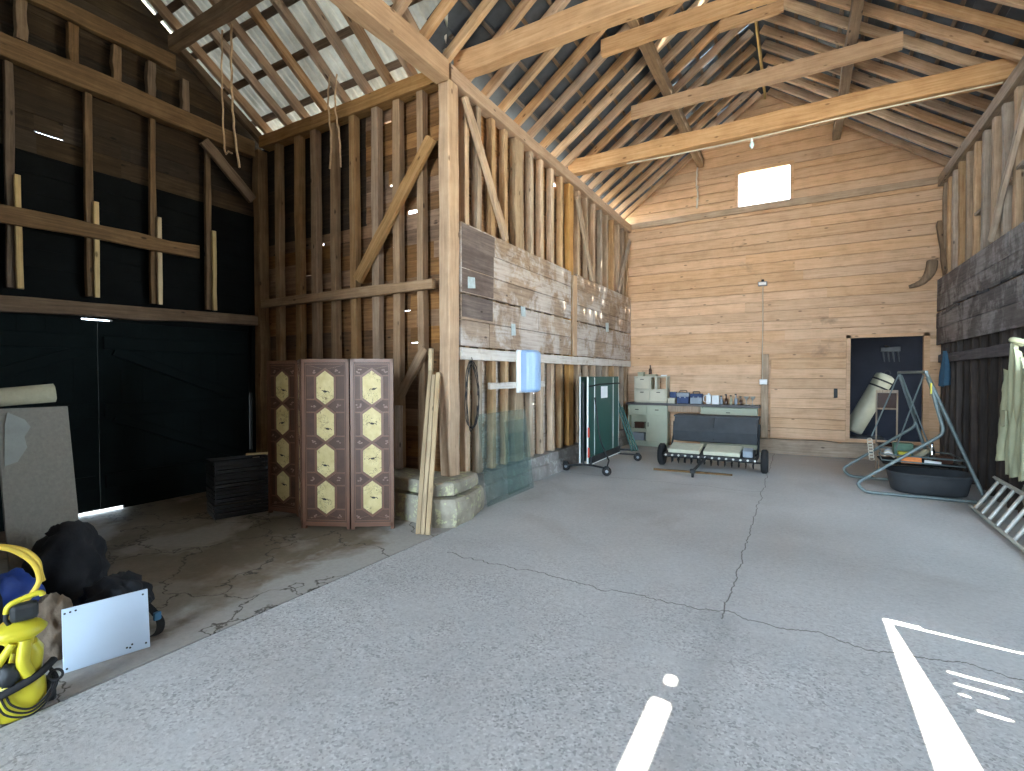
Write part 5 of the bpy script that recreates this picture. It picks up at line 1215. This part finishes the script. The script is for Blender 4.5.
# ------------------------------------------------------------------ the heap at the left
cp = MB(); mx = Matrix.Translation((-4.77, 1.68, -.008)) @ Matrix(((0, -1, 0, 0), (1, 0, 0, 0), (0, 0, 1, 0), (0, 0, 0, 1)))
th_ = -.19
m3 = mx @ Matrix.Rotation(th_, 4, 'X')
cp.bbox((-.42, 0, 0), (-.005, .03, 1.40), .006, 0, m3); o = tag(cp.build('carpet_board', 'carpet'), 'tall grey-beige carpet-covered board leaning in the dark left corner', 'board')
mb = MB(); fp = [(-.40, .98), (-.33, 1.0), (-.27, 1.10), (-.28, 1.18), (-.24, 1.25), (-.27, 1.31), (-.36, 1.37), (-.38, 1.28)]
mb.prism(fp, -.012, -.002, lambda a, b, h: m3 @ V((a, h, b))); tag(mb.build('torn_flap', 'sheet_grey', o), 'paler torn flap of carpet')
def drape(name, c, rad, h, seed, mat, lab, cat):
    mb = MB(); nu, nv = 40, 24
    def f(u, v):
        a = 2 * PI * u; t = v
        rr = (.25 + .75 * min(1, t * 2.2) ** .6) * (1 + .10 * math.sin(a * 7 + seed) * t + .05 * math.sin(a * 13 + 2 * seed) * t)
        z = h * (1 - max(0, t - .18) / .82) if t > .18 else h * (1 + .02 * (1 - t / .18))
        return (c[0] + rad[0] * rr * math.cos(a), c[1] + rad[1] * rr * math.sin(a), max(c[2], c[2] + z + .03 * math.sin(a * 3 + seed) * t * (1 - t)))
    mb.grid(f, nu, nv); top = [f(i / nu, 0) for i in range(nu)]; mb.add(top, [list(range(nu))]); return tag(mb.build(name, mat), lab, cat)
drape('dust_sheet', (-5.05, .94, -.008), (.28, .24), 1.22, 1, 'sheet_grey', 'grey dust sheet draped over a tall heap beside the carpet board', 'sheet')
drape('dust_sheet', (-4.48, .82, -.008), (.17, .17), .66, 5, 'sheet_grey', 'lower pale grey sheet bundled in front of the tall draped heap', 'sheet')
mb = MB(); a, b = V((-5.23, .80, 1.40)), V((-5.02, 1.60, 1.475)); ax = (b - a).normalized()
mb.lathe([(.02, 0), (.065, .005), (.07, .2), (.068, .6), (.072, .82), (.05, .828), (.045, .81), (.02, .805)], a, ax, 20); tag(mb.build('carpet_roll', 'carpet_roll'), 'pale rolled carpet lying across the top of the carpet board', 'roll')
bg_ = MB(); bg_.blob((-4.45, 1.46, .25), (.21, .22, .29), 2, .3, 1.8, 4, floor=-.008); o = bg_.build('bin_bag', 'black_fabric')
mb = MB(); mb.blob((-4.46, 1.43, .50), (.06, .07, .07), 5, .4, 3, 3); mb.build('knot', 'black_fabric', o); tag(o, 'big black bag slumped in front of the carpet board', 'bag')
bg_ = MB(); bg_.blob((-3.87, 1.52, .12), (.21, .17, .17), 9, .35, 2.4, 4, floor=-.008); tag(bg_.build('black_holdall', 'black_fabric'), 'crumpled dark holdall behind the white board', 'bag')
mb = MB(); mb.blob((-4.04, 1.04, .22), (.16, .16, .20), 12, .3, 2.6, 4, floor=-.008); tag(mb.build('blue_tarp', 'blue_fabric'), 'crumpled bright blue tarpaulin behind the yellow hose', 'tarpaulin')
mb = MB(); mb.blob((-3.68, 1.14, .14), (.085, .10, .21), 15, .25, 2.6, 4, floor=-.008); tag(mb.build('sack', 'hessian'), 'brown sacking bundle behind the yellow pressure washer', 'sack')
mb = MB(); mx = Matrix.Translation((-3.43, 1.10, -.006)) @ local((0, 0, 0), (.10, .36)) @ Matrix.Rotation(-.17, 4, 'X')
mb.bbox((0, 0, 0), (.385, .016, .335), .003, 0, mx); wb = mb.build('white_panel', 'white_board'); tag(wb, 'rectangular white board with drilled corners leaning on its edge', 'board')
mb = MB()
for x, z in ((.012, .31), (.035, .312), (.058, .314), (.36, .31), (.015, .02), (.365, .03), (.29, .03), (.30, .045), (.275, .035)): mb.cyl(mx @ V((x, -.0015, z)), mx @ V((x, .002, z)), .0055, 10)
tag(mb.build('screw_hole', 'iron', wb), 'dark screw holes in the corners')
mb = MB(); sp = smooth_path([(-3.58, 1.50, .24), (-3.50, 1.545, .16), (-3.44, 1.575, .08), (-3.40, 1.55, .03), (-3.40, 1.50, .02), (-3.46, 1.46, .03)], 6)
for i in range(len(sp) - 1):
    p, q = sp[i], sp[i + 1]; d_ = V((.012, .018, 0)); mb.add([p - d_, p + d_, q + d_, q - d_, p - d_ + V((.004, 0, .004)), p + d_ + V((.004, 0, .004)), q + d_ + V((.004, 0, .004)), q - d_ + V((.004, 0, .004))], [(0, 1, 2, 3), (4, 7, 6, 5), (0, 4, 5, 1), (1, 5, 6, 2), (2, 6, 7, 3), (3, 7, 4, 0)])
st_ = mb.build('strap', 'rubber'); tag(st_, 'black webbing strap curling beside the white board', 'strap')
mb = MB(); mb.bbox((-3.462, 1.545, .085), (-3.436, 1.585, .135), .005); mb.build('buckle', 'blue_cloth', st_)
# pressure washer
pw = empty('pressure_washer', (-3.22, .87, -.01), 'yellow upright pressure washer with black hose and belt', 'pressure washer')
mw = Matrix.Translation((-3.22, .87, -.008)) @ local((0, 0, 0), (.26, .966))     # local x to picture right, -y to the camera
def loft(mb, secs, n=24, mi=0):
    """secs: (z, cx, cy, half width, half depth, squareness)"""
    vs_ = []
    for z, cx, cy, a, b, e in secs:
        for k in range(n):
            c_, s_ = math.cos(2 * PI * k / n), math.sin(2 * PI * k / n)
            vs_.append(mw @ V((cx + a * math.copysign(abs(c_) ** e, c_), cy + b * math.copysign(abs(s_) ** e, s_), z)))
    mb.add(vs_, [(i * n + k, i * n + (k + 1) % n, (i + 1) * n + (k + 1) % n, (i + 1) * n + k) for i in range(len(secs) - 1) for k in range(n)], mi, True)
    mb.add(vs_[:n], [list(range(n))[::-1]], mi); mb.add(vs_[-n:], [list(range(n))], mi); return mb
loft(MB(), [(.0, .0, 0, .075, .07, .6), (.02, .0, 0, .088, .085, .6), (.10, 0, 0, .095, .09, .6), (.16, .0, 0, .09, .085, .6), (.19, .01, 0, .07, .07, .7), (.24, .022, 0, .062, .066, .7), (.29, .03, 0, .058, .062, .7), (.33, .015, 0, .05, .055, .7)]).build('body', 'yellow', pw)
loft(MB(), [(.31, .01, -.01, .04, .05, .7), (.36, .0, -.01, .055, .06, .7), (.385, -.002, -.012, .095, .07, .75), (.40, -.002, -.012, .105, .075, .8), (.425, 0, -.01, .08, .066, .85), (.445, 0, -.005, .03, .035, .9), (.455, 0, 0, .018, .02, 1)]).build('hood', 'yellow', pw)
mb = MB(); mb.tube([mw @ V(p) for p in fillet([(-.09, -.05, .18), (-.07, -.075, .29), (-.02, -.08, .37)], .05)], .018, 8); mb.tube([mw @ V(p) for p in fillet([(.02, -.075, .37), (.01, -.095, .27), (.03, -.09, .21)], .05)], [.028] * 6 + [.024] * 2 if False else .026, 8); mb.build('grip', 'yellow', pw)
mb = MB(); mb.tube([mw @ V(p) for p in smooth_path([(-.04, -.03, .50), (-.03, -.03, .535), (.02, -.03, .555), (.075, -.03, .565), (.085, -.03, .55)], 4)], .013, 8); mb.build('handle', 'yellow', pw)
mb = MB(); mb.tube([mw @ V(p) for p in ((-.03, -.02, .44), (-.042, -.03, .47), (-.04, -.03, .50))], .010, 8); mb.bbox((-.03, -.06, .45), (.07, .0, .535), .02, 0, mw); mb.build('motor_cover', 'iron', pw)
mb = MB(); mb.tube([mw @ V(p) for p in smooth_path([(-.13, -.06, .135), (-.08, -.10, .15), (.0, -.105, .175), (.07, -.09, .20), (.12, -.03, .22)], 6)], .018, 8); mb.build('belt', 'rubber', pw)
for s_ in range(3):
    d_ = .018 * s_
    mb = MB(); mb.tube([mw @ V(p) for p in smooth_path([(-.05 - d_, -.095, .17), (-.03 - d_ * .6, -.105, .10 - d_), (.03, -.108, .055 - d_ * .9), (.085 + d_ * .3, -.085, .075 - d_ * .5), (.115 + d_ * .5, -.05, .13), (.10, -.03, .20)], 6)], .0048, 6); mb.build('power_cord', 'rubber', pw)
mb = MB(); mb.ring(mw @ V((.125, -.06, .155)), mw.to_3x3() @ V((.3, 1, 0)), .026, .006, 16, 6); mb.build('cord_loop', 'rubber', pw)
mb = MB(); mb.blob(mw @ V((-.035, -.085, .23)), (.035, .04, .055), 3, .3, 3, 3); mb.build('connector', 'iron', pw)
for x in (-.115, .105):
    mb = MB(); mb.lathe([(.02, -.022), (.055, -.022), (.062, -.012), (.062, .012), (.055, .022), (.02, .022)], mw @ V((x, .02 if x > 0 else -.04, .064)), mw.to_3x3() @ V((1, 0, 0)), 18); mb.build('wheel', 'rubber', pw)
mb = MB(); hp_ = smooth_path([(-3.62, .74, .77), (-3.60, .91, .71), (-3.60, .98, .66), (-3.60, 1.04, .58), (-3.60, 1.06, .49), (-3.59, 1.03, .43), (-3.58, .97, .37), (-3.56, .90, .31), (-3.52, .78, .27)], 6)
mb.tube(hp_, .0135, 8); mb.tube(smooth_path([(-3.66, .76, .75), (-3.66, .93, .70), (-3.66, 1.02, .65), (-3.655, 1.07, .58), (-3.65, 1.08, .51), (-3.65, 1.09, .46)], 6), .0125, 8)
tag(mb.build('yellow_hose', 'hose'), 'loops of yellow hose above the pressure washer', 'hose')
drape('dark_sheet', (-3.75, .74, -.008), (.17, .20), .60, 9, 'black_fabric', 'black cloth heap at the left edge under the yellow hose', 'cloth')

for y, z, w_, h_, lab in ((4.99, 2.72, .16, .15, 'pale square patch of paper on the dark boards next to the corner post'), (6.02, 2.24, .13, .17, 'pale blue patch of paper low on the limewashed boarding'), (6.30, 2.52, .15, .14, 'faint pale blue patch of paper in the middle of the limewashed boarding'), (9.92, 2.60, .2, .2, 'small pale patch of paper on the limewashed boarding beyond the wide post')):
    mb = MB(); r = random.Random(int(y * 100)); xq = -3.427 if y < 5.4 else -3.434
    mb.prism([(y - w_ / 2 + r.uniform(0, .02), z - h_ / 2), (y + w_ / 2, z - h_ / 2 + r.uniform(0, .03)), (y + w_ / 2 - r.uniform(0, .02), z + h_ / 2), (y - w_ / 2, z + h_ / 2 - r.uniform(0, .02))], xq, xq + .002, lambda a, b, h: (h, a, b))
    tag(mb.build('mounted_paper', 'old_paper'), lab, 'paper')

# ------------------------------------------------------------------ light, sky, camera
w = bpy.data.worlds.new('sky'); sc.world = w; w.use_nodes = True
nt = w.node_tree; bg = nt.nodes['Background']; bg.inputs[0].default_value = (.66, .83, 1.0, 1); bg.inputs[1].default_value = SKY
s = bpy.data.lights.new('sun', 'SUN'); s.energy = SUN; s.angle = .0093; s.color = (1.0, .93, .80)
so = bpy.data.objects.new('sun', s); COL.objects.link(so)
so.rotation_euler = V((-1, AZ, -TS)).to_track_quat('-Z', 'Y').to_euler(); so.location = (12, -1, 15)
def portal(name, loc, direction, sx, sy):
    a = bpy.data.lights.new(name, 'AREA'); a.shape = 'RECTANGLE'; a.size = sx; a.size_y = sy; a.cycles.is_portal = True
    o = bpy.data.objects.new(name, a); COL.objects.link(o); o.location = loc; o.rotation_euler = V(direction).to_track_quat('-Z', 'Z').to_euler(); return o
portal('daylight_added_doorway', (-1.35, -7.16, 2.5), (0, 1, 0), 3.9, 5.0)
portal('daylight_added_hatch', (2.36, 5.6, 2.25), (-1, 0, 0), 2.6, 2.5)
portal('daylight_gable_window', (-.665, 11.78, 5.54), (0, -1, 0), 1.0, .74)
cam = bpy.data.cameras.new('camera'); cam.sensor_fit = 'HORIZONTAL'; cam.sensor_width = 36; cam.lens = 498.704 / 1024 * 36; cam.clip_start = .05; cam.clip_end = 200
co = bpy.data.objects.new('camera', cam); COL.objects.link(co)
yw, pt, rl_ = math.radians(29.8829), math.radians(-1.1116), math.radians(-.0981)
F = V((-math.sin(yw) * math.cos(pt), math.cos(yw) * math.cos(pt), math.sin(pt))); R = V((math.cos(yw), math.sin(yw), 0)); U = R.cross(F)
R2 = R * math.cos(rl_) + U * math.sin(rl_); U2 = U * math.cos(rl_) - R * math.sin(rl_)
co.matrix_world = Matrix(((R2.x, U2.x, -F.x, 0), (R2.y, U2.y, -F.y, 0), (R2.z, U2.z, -F.z, 1.6), (0, 0, 0, 1)))
sc.camera = co
vs = sc.view_settings; vs.view_transform = 'Standard'; vs.look = 'None'; vs.gamma = 1; vs.use_curve_mapping = False; vs.exposure = EXPOSURE
cy = sc.cycles; cy.use_denoising = True; cy.max_bounces = 10; cy.diffuse_bounces = 6; cy.transparent_max_bounces = 12; cy.sample_clamp_indirect = 6; cy.caustics_reflective = False; cy.caustics_refractive = False
try: cy.denoiser = 'OPENIMAGEDENOISE'
except Exception: pass
